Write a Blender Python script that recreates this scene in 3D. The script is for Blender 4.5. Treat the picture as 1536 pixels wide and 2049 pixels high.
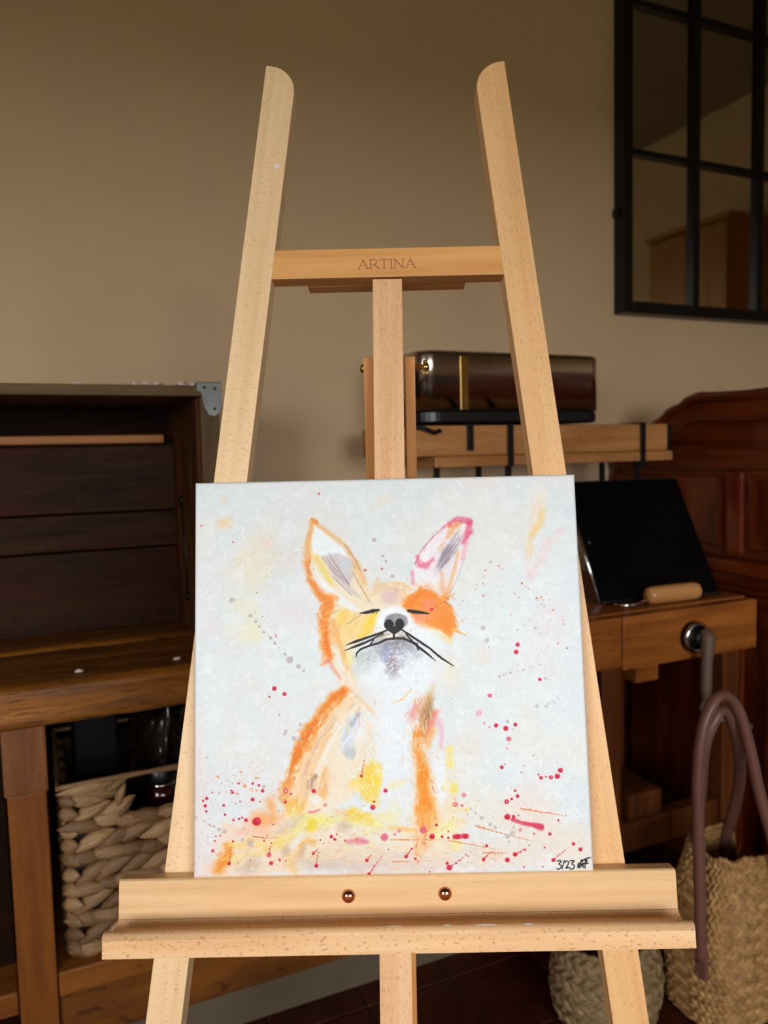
import bpy, bmesh, math, random
import numpy as np
from math import sin, cos, pi, radians, atan2, sqrt
from mathutils import Vector, Matrix, Euler

for o in list(bpy.data.objects):
    bpy.data.objects.remove(o)
SC = bpy.context.scene
COL = SC.collection
R = random.Random(7)

# ------------------------------------------------------------------ camera
YAW, PITCH, ROLL = radians(24.2), radians(4.4), 0.0235
F_PX = 1540.0
cam_d = bpy.data.cameras.new('camera')
cam = bpy.data.objects.new('camera', cam_d)
COL.objects.link(cam)
_fw = Vector((sin(YAW)*cos(PITCH), cos(YAW)*cos(PITCH), -sin(PITCH)))
_r0 = Vector((cos(YAW), -sin(YAW), 0))
_u0 = _r0.cross(_fw)
_rt = _r0*cos(ROLL) - _u0*sin(ROLL)
_up = _u0*cos(ROLL) + _r0*sin(ROLL)
M = Matrix.Identity(4)
for i in range(3):
    M[i][0], M[i][1], M[i][2] = _rt[i], _up[i], -_fw[i]
M[2][3] = 1.15
cam.matrix_world = M
cam_d.sensor_fit = 'HORIZONTAL'
cam_d.sensor_width = 36.0
cam_d.lens = 36.0*F_PX/1536.0
cam_d.clip_start = 0.02
cam_d.dof.use_dof = True
cam_d.dof.focus_distance = 0.79
cam_d.dof.aperture_fstop = 7.5
SC.camera = cam

# ------------------------------------------------------------------ world, light, exposure
world = bpy.data.worlds.new('overcast_sky')
SC.world = world
world.use_nodes = True
wn = world.node_tree.nodes
wn['Background'].inputs[0].default_value = (0.93, 0.97, 1.0, 1)
wn['Background'].inputs[1].default_value = 14.6
# daylight enters through the windows of the left wall (openings are modelled below)
WINS = [(-2.3, -0.55, 0.85, 2.05)]            # left wall: y0, y1, z0, z1
FILL_WIN = (-0.5, 1.15, 0.85, 2.05)                 # added window for fill light, front wall behind the camera: x0, x1, z0, z1
for (a, b, c, d) in WINS:
    ld = bpy.data.lights.new('window_portal', 'AREA')
    ld.shape = 'RECTANGLE'; ld.size = d-c; ld.size_y = b-a
    ld.cycles.is_portal = True
    lo = bpy.data.objects.new('window_portal', ld)
    lo.location = (-2.05, (a+b)/2, (c+d)/2)
    lo.rotation_euler = (0, radians(-90), 0)
    COL.objects.link(lo)
ld = bpy.data.lights.new('window_portal', 'AREA')  # portal of the added front-wall window
ld.shape = 'RECTANGLE'; ld.size = FILL_WIN[1]-FILL_WIN[0]; ld.size_y = FILL_WIN[3]-FILL_WIN[2]; ld.cycles.is_portal = True
lo = bpy.data.objects.new('window_portal', ld)
lo.location = ((FILL_WIN[0]+FILL_WIN[1])/2, -2.65, (FILL_WIN[2]+FILL_WIN[3])/2); lo.rotation_euler = (radians(90), 0, 0)
COL.objects.link(lo)
SC.view_settings.view_transform = 'Standard'
SC.view_settings.look = 'None'
SC.view_settings.gamma = 1.0
SC.view_settings.use_curve_mapping = False
SC.view_settings.exposure = 0.0

# ------------------------------------------------------------------ helpers
def s2l(c):
    out = []
    for v in c[:3]:
        v = v/255.0
        out.append(v/12.92 if v <= 0.04045 else ((v+0.055)/1.055)**2.4)
    return tuple(out)+(1.0,)

class NT:
    """tiny node builder"""
    def __init__(s, name):
        s.m = bpy.data.materials.new(name); s.m.use_nodes = True
        s.t = s.m.node_tree; s.b = s.t.nodes['Principled BSDF']
    def n(s, typ, **kw):
        nd = s.t.nodes.new(typ)
        for k, v in kw.items():
            if k.startswith('i_'):
                nd.inputs[k[2:].replace('_', ' ')].default_value = v
            else:
                setattr(nd, k, v)
        return nd
    def l(s, a, b): s.t.links.new(a, b)
    def ramp(s, fac, stops):
        r = s.n('ShaderNodeValToRGB')
        els = r.color_ramp.elements
        while len(els) < len(stops): els.new(0.5)
        for e, (p, c) in zip(els, stops):
            e.position = p; e.color = c if len(c) == 4 else tuple(c)+(1,)
        s.l(fac, r.inputs[0]); return r.outputs[0]
    def mix(s, fac, a, b, mode='MIX'):
        m = s.n('ShaderNodeMix', data_type='RGBA', blend_type=mode)
        for sock, v in ((m.inputs[0], fac), (m.inputs[6], a), (m.inputs[7], b)):
            if hasattr(v, 'default_value') or hasattr(v, 'is_linked'): s.l(v, sock)
            else: sock.default_value = v
        return m.outputs[2]
    def coords(s, scale, loc_rand=True):
        tc = s.n('ShaderNodeTexCoord')
        src = tc.outputs['Object']
        if loc_rand:
            oi = s.n('ShaderNodeObjectInfo')
            ad = s.n('ShaderNodeVectorMath', operation='MULTIPLY_ADD')
            ad.inputs[1].default_value = (1, 1, 1)
            mu = s.n('ShaderNodeMath', operation='MULTIPLY'); mu.inputs[1].default_value = 7.0
            s.l(oi.outputs['Random'], mu.inputs[0])
            s.l(src, ad.inputs[0]); s.l(mu.outputs[0], ad.inputs[2]); src = ad.outputs[0]
        mp = s.n('ShaderNodeMapping'); mp.inputs['Scale'].default_value = scale
        s.l(src, mp.inputs[0]); return mp.outputs[0]
    def noise(s, vec, scale, detail=3.0, rough=0.55, dist=0.0):
        n = s.n('ShaderNodeTexNoise'); n.inputs['Scale'].default_value = scale
        n.inputs['Detail'].default_value = detail; n.inputs['Roughness'].default_value = rough
        n.inputs['Distortion'].default_value = dist
        s.l(vec, n.inputs['Vector']); return n.outputs['Fac']
    def bump(s, h, strength, dist):
        b = s.n('ShaderNodeBump'); b.inputs['Strength'].default_value = strength
        b.inputs['Distance'].default_value = dist
        s.l(h, b.inputs['Height']); s.l(b.outputs[0], s.b.inputs['Normal'])

def plain(name, rgb, rough=0.6, metal=0.0, spec=0.5, var=0.0, vscale=20, bump=0.0, coat=0.0):
    t = NT(name); c = s2l(rgb)
    t.b.inputs['Roughness'].default_value = rough; t.b.inputs['Metallic'].default_value = metal
    t.b.inputs['Specular IOR Level'].default_value = spec
    t.b.inputs['Coat Weight'].default_value = coat
    v = t.coords((1, 1, 1)); f = t.noise(v, vscale, 4)
    lo = tuple(x*(1-var) for x in c[:3]); hi = tuple(min(1, x*(1+var)) for x in c[:3])
    t.l(t.ramp(f, [(0.3, lo), (0.7, hi)]), t.b.inputs['Base Color'])
    if bump: t.bump(f, bump, 0.002)
    return t.m

def wood(name, c1, c2, axis='X', freq=60, stretch=0.06, fleck=None, fl=0.5, rough=0.5, bump=0.15,
         blot=None, spec=0.28, coat=0.0, flsize=260, flst=0.22, blotamt=0.5, crack=0.0):
    """grain runs along the object's own axis"""
    t = NT(name)
    def sc(k, st):
        return tuple(k*st if a == axis else k for a in 'XYZ')
    v = t.coords(sc(1, stretch))
    g = t.noise(v, freq, 5, 0.6, 0.4)
    a, b = s2l(c1), s2l(c2)
    col = t.ramp(g, [(0.32, a), (0.68, b)])
    if blot:
        v3 = t.coords(sc(1, 0.3)); bl = t.noise(v3, 9, 4, 0.6)
        f = t.n('ShaderNodeMapRange'); f.inputs[1].default_value = 0.48; f.inputs[2].default_value = 0.7
        f.inputs[4].default_value = blotamt
        t.l(bl, f.inputs[0]); col = t.mix(f.outputs[0], col, s2l(blot))
    h = g
    if fleck:
        v2 = t.coords(sc(1, flst)); fk = t.noise(v2, flsize, 1.0, 0.5)
        f = t.n('ShaderNodeMapRange'); f.inputs[1].default_value = 0.63; f.inputs[2].default_value = 0.71
        f.inputs[4].default_value = fl
        t.l(fk, f.inputs[0]); col = t.mix(f.outputs[0], col, s2l(fleck))
    if crack:
        v4 = t.coords(sc(1, 0.07)); ck = t.noise(v4, 330, 3, 0.6, 0.4)
        f = t.n('ShaderNodeMapRange'); f.inputs[1].default_value = 0.42; f.inputs[2].default_value = 0.35
        f.inputs[4].default_value = crack
        t.l(ck, f.inputs[0]); col = t.mix(f.outputs[0], col, s2l((30, 16, 8))); h = ck
    t.l(col, t.b.inputs['Base Color'])
    t.b.inputs['Roughness'].default_value = rough
    t.b.inputs['Specular IOR Level'].default_value = spec
    t.b.inputs['Coat Weight'].default_value = coat
    if bump: t.bump(h, bump, 0.0015)
    return t.m

def link(name, me, mat, parent=None, loc=(0, 0, 0), rot=(0, 0, 0), smooth=False, **props):
    o = bpy.data.objects.new(name, me); COL.objects.link(o)
    if mat is not None and not me.materials: me.materials.append(mat)
    if parent: o.parent = parent
    o.location = loc; o.rotation_euler = rot
    if smooth:
        me.polygons.foreach_set('use_smooth', [True]*len(me.polygons))
    for k, v in props.items(): o[k] = v
    return o

def empty(name, loc, label, cat, rot=(0, 0, 0), group=None):
    o = bpy.data.objects.new(name, None); COL.objects.link(o)
    o.location = loc; o.rotation_euler = rot; o.empty_display_size = 0.05
    o['label'] = label; o['category'] = cat
    if group: o['group'] = group
    return o

def tag(o, label, cat, group=None):
    o['label'] = label; o['category'] = cat
    if group: o['group'] = group
    return o

def mesh_of(bm, name='m'):
    me = bpy.data.meshes.new(name); bm.to_mesh(me); bm.free(); return me

def bev(bm, w, seg=2):
    if w:
        bmesh.ops.bevel(bm, geom=list(bm.edges), offset=w, segments=seg, affect='EDGES', profile=0.6)

def box_me(x0, x1, y0, y1, z0, z1, b=0.0, seg=2):
    bm = bmesh.new()
    bmesh.ops.create_cube(bm, size=1)
    for v in bm.verts:
        v.co = Vector((x0+(v.co.x+.5)*(x1-x0), y0+(v.co.y+.5)*(y1-y0), z0+(v.co.z+.5)*(z1-z0)))
    bev(bm, b, seg)
    return mesh_of(bm)

def box(name, x0, x1, y0, y1, z0, z1, mat, parent=None, b=0.002, origin=True, **props):
    """box whose object origin is its own centre"""
    cx, cy, cz = (x0+x1)/2, (y0+y1)/2, (z0+z1)/2
    me = box_me(x0-cx, x1-cx, y0-cy, y1-cy, z0-cz, z1-cz, b)
    p = Vector((cx, cy, cz))
    if parent is not None: p = p - Vector(parent.location) if parent.rotation_euler[:] == (0, 0, 0) else p
    return link(name, me, mat, parent, p, **props)

def prism_me(pts, y0, y1, b=0.0, axis='Y', seg=2):
    """polygon (p,q) extruded along axis: Y -> (p,y,q), X -> (x,p,q)"""
    bm = bmesh.new()
    def P(p, q, t): return (p, t, q) if axis == 'Y' else (t, p, q)
    v0 = [bm.verts.new(P(p, q, y0)) for p, q in pts]
    v1 = [bm.verts.new(P(p, q, y1)) for p, q in pts]
    bm.faces.new(v0); bm.faces.new(v1[::-1])
    for i in range(len(pts)):
        j = (i+1) % len(pts)
        bm.faces.new((v0[j], v0[i], v1[i], v1[j]))
    bmesh.ops.recalc_face_normals(bm, faces=bm.faces)
    if b:
        es = [e for e in bm.edges if len(e.link_faces) == 2 and e.calc_face_angle(0) > 0.6]
        bmesh.ops.bevel(bm, geom=es, offset=b, segments=seg, affect='EDGES', profile=0.6)
    return mesh_of(bm)

def tube_me(path, r, n=10, flat=1.0, closed=False, cap=True):
    """tube along a path; r float or list; flat squashes along the second normal"""
    P = [Vector(p) for p in path]; m = len(P)
    rs = r if isinstance(r, (list, tuple)) else [r]*m
    bm = bmesh.new(); rings = []
    nrm = None
    for i in range(m):
        if closed: d = (P[(i+1) % m]-P[i-1]).normalized()
        else: d = (P[min(i+1, m-1)]-P[max(i-1, 0)]).normalized()
        if nrm is None:
            nrm = d.orthogonal().normalized() if abs(d.y) > .9 else (Vector((0, 1, 0))-d*d.y).normalized()
        else:
            nrm = (nrm-d*nrm.dot(d)).normalized()
        bi = d.cross(nrm)
        rings.append([bm.verts.new(P[i]+(nrm*cos(2*pi*k/n)+bi*sin(2*pi*k/n)*flat)*rs[i]) for k in range(n)])
    for i in range(m if closed else m-1):
        a, b = rings[i], rings[(i+1) % m]
        for k in range(n):
            bm.faces.new((a[k], a[(k+1) % n], b[(k+1) % n], b[k]))
    if cap and not closed:
        bm.faces.new(rings[0][::-1]); bm.faces.new(rings[-1])
    bmesh.ops.recalc_face_normals(bm, faces=bm.faces)
    return mesh_of(bm)

def lathe_me(prof, n=24, axis='Z'):
    bm = bmesh.new(); rings = []
    for r, h in prof:
        ring = []
        for k in range(n):
            a = 2*pi*k/n
            c = (r*cos(a), r*sin(a), h)
            if axis == 'Y': c = (r*cos(a), h, r*sin(a))
            if axis == 'X': c = (h, r*cos(a), r*sin(a))
            ring.append(bm.verts.new(c))
        rings.append(ring)
    for a, b in zip(rings, rings[1:]):
        for k in range(n):
            bm.faces.new((a[k], a[(k+1) % n], b[(k+1) % n], b[k]))
    bm.faces.new(rings[0][::-1]); bm.faces.new(rings[-1])
    bmesh.ops.remove_doubles(bm, verts=bm.verts, dist=1e-6)
    bmesh.ops.recalc_face_normals(bm, faces=bm.faces)
    return mesh_of(bm)

def arr_me(V, Fc):
    me = bpy.data.meshes.new('m'); me.from_pydata([tuple(v) for v in V], [], [tuple(f) for f in Fc]); me.update(); return me

def grid_me(Pn, close_u=False):
    """Pn: (nu,nv,3) array"""
    nu, nv, _ = Pn.shape
    F = []
    for i in range(nu if close_u else nu-1):
        j = (i+1) % nu
        for k in range(nv-1):
            F.append((i*nv+k, j*nv+k, j*nv+k+1, i*nv+k+1))
    return arr_me(Pn.reshape(-1, 3), F)

# ------------------------------------------------------------------ room materials
def wall_mat(name, rgb):
    t = NT(name); v = t.coords((1, 1, 1), False)
    f = t.noise(v, 3, 4); g = t.noise(v, 90, 5)
    a = s2l(rgb)
    t.l(t.ramp(f, [(0.3, tuple(x*.96 for x in a[:3])), (0.7, tuple(x*1.04 for x in a[:3]))]), t.b.inputs['Base Color'])
    t.b.inputs['Roughness'].default_value = 0.75; t.b.inputs['Specular IOR Level'].default_value = 0.3
    t.bump(g, 0.12, 0.002); return t.m
WALL = wall_mat('taupe_wall_paint', (207, 176, 138))
CEIL = wall_mat('ceiling_paint', (150, 134, 108))
tile_m = NT('terracotta_tile')
_v = tile_m.coords((1, 1, 1)); _f = tile_m.noise(_v, 14, 5)
tile_m.l(tile_m.ramp(_f, [(0.3, s2l((50, 18, 8))), (0.7, s2l((76, 32, 16)))]), tile_m.b.inputs['Base Color'])
tile_m.b.inputs['Roughness'].default_value = 0.45; tile_m.bump(_f, 0.2, 0.002)
tile_m.b.inputs['Specular IOR Level'].default_value = .25
TILE = tile_m.m
GROUT = plain('floor_grout', (44, 32, 26), 0.9, var=0.2)
WHITEP = plain('white_window_paint', (225, 222, 215), 0.45, var=0.03)

# ------------------------------------------------------------------ setting
XL, XR, YB, YF, ZC = -2.0, 3.55, 1.9, -2.6, 3.0
T = 0.12
floor = link('floor', box_me(XL-T, XR+T, YF-T, YB+T, -0.08, -0.004), GROUT, kind='structure')
tm = box_me(-.0985, .0985, -.0985, .0985, -0.012, 0.0, 0.0025, 1)
for i in range(18):
    for j in range(11):
        link('tile', tm, TILE, floor, (-0.93+.2*i, -0.23+.2*j-.06, R.uniform(-.0006, 0.0)), (0, 0, R.choice((0, pi/2, pi))))
link('ceiling', box_me(XL-T, XR+T, YF-T, YB+T, ZC, ZC+.1), CEIL, kind='structure')
link('wall_back', box_me(XL-T, XR+T, YB, YB+T, 0, ZC), WALL, kind='structure')
link('wall_right', box_me(XR, XR+T, YF, YB, 0, ZC), WALL, kind='structure')
bm = bmesh.new()
def bmbox(bm, x0, x1, y0, y1, z0, z1):
    r = bmesh.ops.create_cube(bm, size=1)
    for v in r['verts']:
        v.co = Vector((x0+(v.co.x+.5)*(x1-x0), y0+(v.co.y+.5)*(y1-y0), z0+(v.co.z+.5)*(z1-z0)))
(a, b, c, d) = WINS[0]
bmbox(bm, XL-T, XL, YF, a, 0, ZC); bmbox(bm, XL-T, XL, b, YB, 0, ZC)
bmbox(bm, XL-T, XL, a, b, 0, c); bmbox(bm, XL-T, XL, a, b, d, ZC)
link('wall_left', mesh_of(bm), WALL, kind='structure')
bm = bmesh.new(); (e0, e1, e2, e3) = FILL_WIN
bmbox(bm, XL-T, e0, YF-T, YF, 0, ZC); bmbox(bm, e1, XR+T, YF-T, YF, 0, ZC)
bmbox(bm, e0, e1, YF-T, YF, 0, e2); bmbox(bm, e0, e1, YF-T, YF, e3, ZC)
link('wall_front', mesh_of(bm), WALL, kind='structure')
w2 = link('added_fill_window', box_me(e0, e1, YF-.09, YF-.04, e2, e2+.05, .003), WHITEP, kind='structure')  # unseen window added to brighten the back wall and bench
for nm, g in (('window_head', (e0, e1, e3-.05, e3)), ('window_jamb', (e0, e0+.05, e2+.05, e3-.05)), ('window_jamb', (e1-.05, e1, e2+.05, e3-.05)), ('mullion', ((e0+e1)/2-.025, (e0+e1)/2+.025, e2+.05, e3-.05))):
    link(nm, box_me(g[0], g[1], YF-.09, YF-.04, g[2], g[3], .003), WHITEP, w2)
wf = link('window_1', box_me(XL-.09, XL-.04, a, b, c, c+.05, .003), WHITEP, kind='structure')
for nm, q in (('window_head', (a, b, d-.05, d)), ('window_jamb', (a, a+.05, c+.05, d-.05)), ('window_jamb', (b-.05, b, c+.05, d-.05)),
              ('mullion', ((a+b)/2-.025, (a+b)/2+.025, c+.05, d-.05))):
    link(nm, box_me(XL-.09, XL-.04, q[0], q[1], q[2], q[3], .003), WHITEP, wf)
link('window_sill', box_me(XL-.02, XL+.12, a-.05, b+.05, c-.03, c, .004), WHITEP, wf)
GROUND = plain('dark_garden_ground', (92, 96, 70), 0.95, var=.2, vscale=.6)
link('ground', box_me(-60, XL-T-.001, -60, 60, -.3, -.15), GROUND, kind='structure')
link('ground', box_me(XL-T, 60, -60, YF-T-.001, -.3, -.15), GROUND, kind='structure')
link('baseboard_back', box_me(XL, XR, YB-.015, YB, 0, .09, .003), plain('grey_brown_baseboard', (120, 104, 84), .6), kind='structure')

# ------------------------------------------------------------------ woods and other materials
FL = (176, 112, 66)
BEECH_PALE = wood('beech_pale', (226, 186, 138), (240, 205, 160), 'Z', 60, .05, (176, 126, 86), .5, .38, .1, flst=4.0, flsize=210)
BEECH_MID = wood('beech_mid', (218, 164, 108), (232, 184, 130), 'Z', 70, .04, FL, .5, .38, .1, flsize=700, flst=.25)
BEECH_PINK = wood('beech_pinkish', (216, 162, 112), (234, 190, 146), 'Z', 70, .04, (190, 130, 88), .6, .38, .1, flsize=650, flst=.3)
BEECH_X = wood('beech_tray', (218, 172, 120), (236, 198, 150), 'X', 60, .035, (196, 146, 98), .35, .36, .1, flsize=700, flst=.12)
BEECH_LIP = wood('beech_tray_lip', (222, 170, 118), (238, 194, 146), 'X', 40, .08, (176, 118, 72), .6, .36, .1, flst=.5, flsize=480)
BEECH_BAR = wood('beech_crossbar', (206, 140, 78), (226, 168, 104), 'X', 50, .07, None, 0, .36, .1)
BEECH_ORANGE = wood('beech_strut', (196, 128, 66), (214, 148, 84), 'Z', 60, .05, (160, 96, 50), .4, .4, .1)
DESKW = wood('weathered_desk_oak', (96, 52, 10), (168, 104, 34), 'X', 46, .07, (50, 28, 12), .6, .5, .6, blot=(64, 38, 18), crack=.75, flsize=120, flst=.1)
LEGW = wood('desk_leg_pine', (112, 60, 16), (142, 82, 28), 'Z', 40, .08, (84, 46, 20), .5, .5, .2, blot=(92, 52, 22))
BLOCKW = wood('desk_leg_block', (98, 54, 24), (134, 82, 44), 'Z', 30, .2, (80, 46, 26), .4, .5, .3, blot=(158, 110, 76))
SHELFW = wood('desk_shelf_pine', (110, 60, 16), (142, 84, 28), 'X', 40, .08, (80, 42, 18), .5, .5, .2)
APRONW = wood('desk_apron_pine', (98, 54, 12), (132, 78, 22), 'X', 30, .12, (66, 32, 14), .7, .5, .25, blot=(78, 42, 18), flsize=60, flst=.5)
DARKW = wood('dark_wood_and_shade', (16, 8, 3), (36, 18, 7), 'X', 40, .08, (12, 6, 4), .5, .7, .3, blot=(44, 16, 8), spec=.08)  # near-black wood; shade of deep recesses is put into this tone
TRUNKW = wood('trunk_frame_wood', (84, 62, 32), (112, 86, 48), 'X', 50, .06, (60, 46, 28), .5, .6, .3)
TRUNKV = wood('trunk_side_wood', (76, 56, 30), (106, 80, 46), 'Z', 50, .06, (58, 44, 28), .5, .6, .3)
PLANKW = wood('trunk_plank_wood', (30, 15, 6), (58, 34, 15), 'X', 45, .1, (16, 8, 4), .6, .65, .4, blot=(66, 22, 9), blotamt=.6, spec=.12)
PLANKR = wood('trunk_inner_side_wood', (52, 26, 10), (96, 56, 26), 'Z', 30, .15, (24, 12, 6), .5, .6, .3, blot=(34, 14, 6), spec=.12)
BATTENW = wood('trunk_batten_wood', (140, 84, 36), (172, 108, 50), 'X', 40, .06, None, 0, .5, .2)
BENCHW = wood('workbench_beech', (124, 66, 20), (168, 98, 38), 'X', 40, .07, (74, 38, 18), .5, .42, .2, blot=(90, 48, 24))
BENCHV = wood('workbench_leg_wood', (76, 36, 10), (106, 56, 20), 'Z', 40, .07, (54, 28, 14), .5, .45, .2)
SLABW = wood('rustic_slab_wood', (158, 104, 56), (188, 132, 78), 'X', 30, .1, (112, 66, 32), .5, .45, .2, blot=(132, 80, 40))
MAHOG = wood('mahogany_red_wood', (56, 14, 2), (102, 36, 6), 'Z', 22, .12, (48, 14, 6), .4, .3, .1, blot=(136, 66, 24), coat=.3)
MAHOGY = wood('mahogany_rail_wood', (60, 16, 2), (108, 42, 7), 'Y', 22, .12, (48, 14, 6), .4, .3, .1, coat=.3)
HANDLEW = wood('tool_handle_wood', (190, 128, 72), (212, 152, 94), 'X', 40, .06, None, 0, .3, .05, coat=.4)
OAKW = wood('wardrobe_oak', (150, 100, 48), (180, 126, 66), 'Z', 14, .06, None, 0, .5, .1)
STEEL = plain('brushed_dark_steel', (186, 176, 162), .17, 1.0, var=.04, vscale=40)
CHROME = plain('chrome', (210, 205, 198), .12, 1.0)
COPPER = plain('copper_rivet', (214, 150, 118), .12, 1.0)
BRASS = plain('brass_bolt', (196, 162, 92), .25, 1.0)
IRON = plain('black_iron', (22, 21, 20), .45, .6, var=.1)
BLACKP = plain('black_plastic', (12, 12, 13), .35)
BLACKM = plain('black_frame_metal', (14, 14, 15), .38, .3)
ZINC = plain('grey_zinc', (128, 130, 128), .5, .7, var=.2)
LEATHER = plain('mauve_brown_leather', (112, 72, 60), .42, var=.1, vscale=60, bump=.15)
STRAPL = plain('dull_brown_strap', (98, 74, 60), .6, var=.15)
SCREEN = plain('black_glass_screen', (4, 5, 7), .3, spec=.25)
PLINTH = plain('grey_brown_plinth_paint', (96, 82, 62), .7, var=.1, vscale=8)
SCRAP = plain('pale_paint_scrap', (216, 194, 184), .6, var=.15)
INK = plain('black_ink', (28, 26, 28), .4)
ENGR = plain('burnt_lettering', (166, 102, 62), .7)
CANVASRAW = plain('raw_canvas_back', (214, 204, 186), .9, var=.05)
WHITEP2 = plain('white_paint_smear', (228, 216, 210), .5)
MIRROR = plain('mirror_glass', (205, 200, 192), .03, 1.0)

# ================================================================== EASEL
EYAW, LEAN = radians(-24.752), radians(10.496)
EO = Vector((0.31824, 0.70583, 0.92634))           # centre of the canvas face
_ex = Vector((cos(EYAW), sin(EYAW), 0)); _bk = Vector((-sin(EYAW), cos(EYAW), 0))
_ey = Vector((0, 0, 1))*cos(LEAN)+_bk*sin(LEAN); _en = _bk*cos(LEAN)-Vector((0, 0, 1))*sin(LEAN)
EROT = (-LEAN, 0, EYAW)
VB, DB = 0.948, 0.019
easel = empty('easel', EO-_ey*VB+_en*DB, 'light beech wood studio easel with bookrest tray holding the fox painting', 'easel', EROT)
def el(u, v, d): return (u, d-DB, v+VB)             # easel-plane coordinates -> easel local

def post(name, uL0, uL1, v0, v1, w, mat, roundside):
    """slanted side post; uL = left edge u at v0 and v1; w = width; rounded on one top corner"""
    ang = atan2(uL1-uL0, v1-v0); L = (v1-v0)/cos(ang); wp = w*cos(ang)
    pts = [(-wp/2, 0), (wp/2, 0)]
    rr = wp*0.86
    if roundside > 0:
        pts += [(wp/2-rr+rr*cos(t), L-rr+rr*sin(t)) for t in np.linspace(0, pi/2, 12)] + [(-wp/2, L)]
    else:
        pts += [(wp/2, L)] + [(-wp/2+rr-rr*sin(t), L-rr+rr*cos(t)) for t in np.linspace(0, pi/2, 12)]
    me = prism_me(pts, 0, .027, .0012)
    return link(name, me, mat, easel, el(uL0+w/2, v0, DB), (0, ang, 0))
# measured straight lines of the two legs in the easel plane
def lineL(v): return -0.1848+(v-0.2031)*((-0.1294+0.2483)/(0.6799+0.2842))
def lineR(v): return 0.1597+(v-0.2032)*((0.1156-0.2131)/(0.6782+0.2831))
V0 = -0.935
pl = post('side_post', lineL(V0), lineL(.682), V0, .682, .0362, BEECH_PALE, 1)
pr = post('side_post', lineR(V0), lineR(.680), V0, .680, .0362, BEECH_MID, -1)
pl['label'] = 'pale beech post with a rounded inner corner'
# crossbar and its lettering
cb = link('crossbar', box_me(-.1325, .1345, 0, .022, -.0168, .0168, .0012), BEECH_BAR, easel, el(.006, .446, DB+.001), (0, radians(.25), 0))
link('rear_crossbar', box_me(-.09, .09, 0, .02, -.016, .014, .0015), BEECH_BAR, easel, el(.007, .4455, DB+.0245))
def ribbon_bm(bm, pts, w, y):
    for (p, q), ww in zip(zip(pts, pts[1:]), w if isinstance(w, (list, tuple)) else [w]*len(pts)):
        p, q = Vector((p[0], p[1])), Vector((q[0], q[1])); d = (q-p); 
        if d.length < 1e-9: continue
        d.normalize(); n = Vector((-d.y, d.x))*ww/2; e = d*ww*.15
        bm.faces.new([bm.verts.new((c.x, y, c.y)) for c in (p-n-e, q-n+e, q+n+e, p+n-e)])
bm = bmesh.new()
lw, th = .0013, .0008
def serif(x, z, s=.0022): ribbon_bm(bm, [(x-s, z), (x+s, z)], .0006, 0)
def letA(x, w, h):
    ribbon_bm(bm, [(x, 0), (x+w*.5, h)], th, 0); ribbon_bm(bm, [(x+w*.48, h), (x+w, 0)], lw, 0)
    ribbon_bm(bm, [(x+w*.2, h*.36), (x+w*.82, h*.36)], .0007, 0); serif(x, 0); serif(x+w, 0)
hh = .0105
letA(0, .0105, hh)
x = .0135
ribbon_bm(bm, [(x, 0), (x, hh)], lw, 0); serif(x, 0); serif(x, hh, .0018)
ribbon_bm(bm, [(x, hh)]+[(x+.003+.0042*sin(t), hh*.74+hh*.26*cos(t)) for t in np.linspace(0, pi, 8)]+[(x, hh*.48)], th, 0)
ribbon_bm(bm, [(x+.003, hh*.48), (x+.0092, 0)], lw, 0); serif(x+.0092, 0, .0014)
x = .0285
ribbon_bm(bm, [(x, 0), (x, hh)], lw, 0); serif(x, 0); ribbon_bm(bm, [(x-.005, hh), (x+.005, hh)], .0008, 0)
for s in (-1, 1): ribbon_bm(bm, [(x+s*.005, hh), (x+s*.0052, hh-.002)], .0006, 0)
x = .0365
ribbon_bm(bm, [(x, 0), (x, hh)], lw, 0); serif(x, 0); serif(x, hh)
x = .0405
ribbon_bm(bm, [(x, 0), (x, hh)], th, 0); ribbon_bm(bm, [(x, hh), (x+.009, 0)], lw, 0); ribbon_bm(bm, [(x+.009, 0), (x+.009, hh)], th, 0)
serif(x, 0); serif(x, hh, .0016); serif(x+.009, hh)
letA(.0525, .0105, hh)
link('lettering', mesh_of(bm), ENGR, cb, (-.0298, -.00035, -.0072), label='burnt-in serif lettering ARTINA')
# centre mast, clamp cheeks, rear leg
mast = link('mast', box_me(-.0165, .0165, 0, .026, 0, 1.362, .0012), BEECH_PINK, easel, el(-.0015-.0045, V0, DB+.001), (0, radians(.58), 0))
ck_ang = radians(15)
for s in (-1, 1):
    c = link('rear_leg_cheek', box_me(-.0058, .0058, -.013, .013, -.30, .0, .0012), BEECH_ORANGE, easel, el(.0078+s*.0233, .347, DB+.033), (ck_ang, 0, 0))
    c['label'] = 'narrow strut flanking the mast'
link('rear_leg_foot', box_me(-.0172, .0172, -.0125, .0125, -1.258, -.2, .001), BEECH_ORANGE, easel, el(.0078, .347, DB+.033), (ck_ang, 0, radians(0)))
link('bolt_head', lathe_me([(.0, -.004), (.0035, -.0035), (.005, -.001), (.005, 0)], 16, 'X'), BRASS, easel, el(.0078-.0292, .334, DB+.03), smooth=True)
wb = link('wing_bolt', lathe_me([(.003, 0), (.003, .009), (.0045, .010), (.0045, .015), (.002, .016)], 14, 'X'), BRASS, easel, el(.0078+.0292, .334, DB+.03), smooth=True)
link('wing', box_me(.009, .014, -.0015, .0015, -.008, .008, .001), BRASS, wb)
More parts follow.
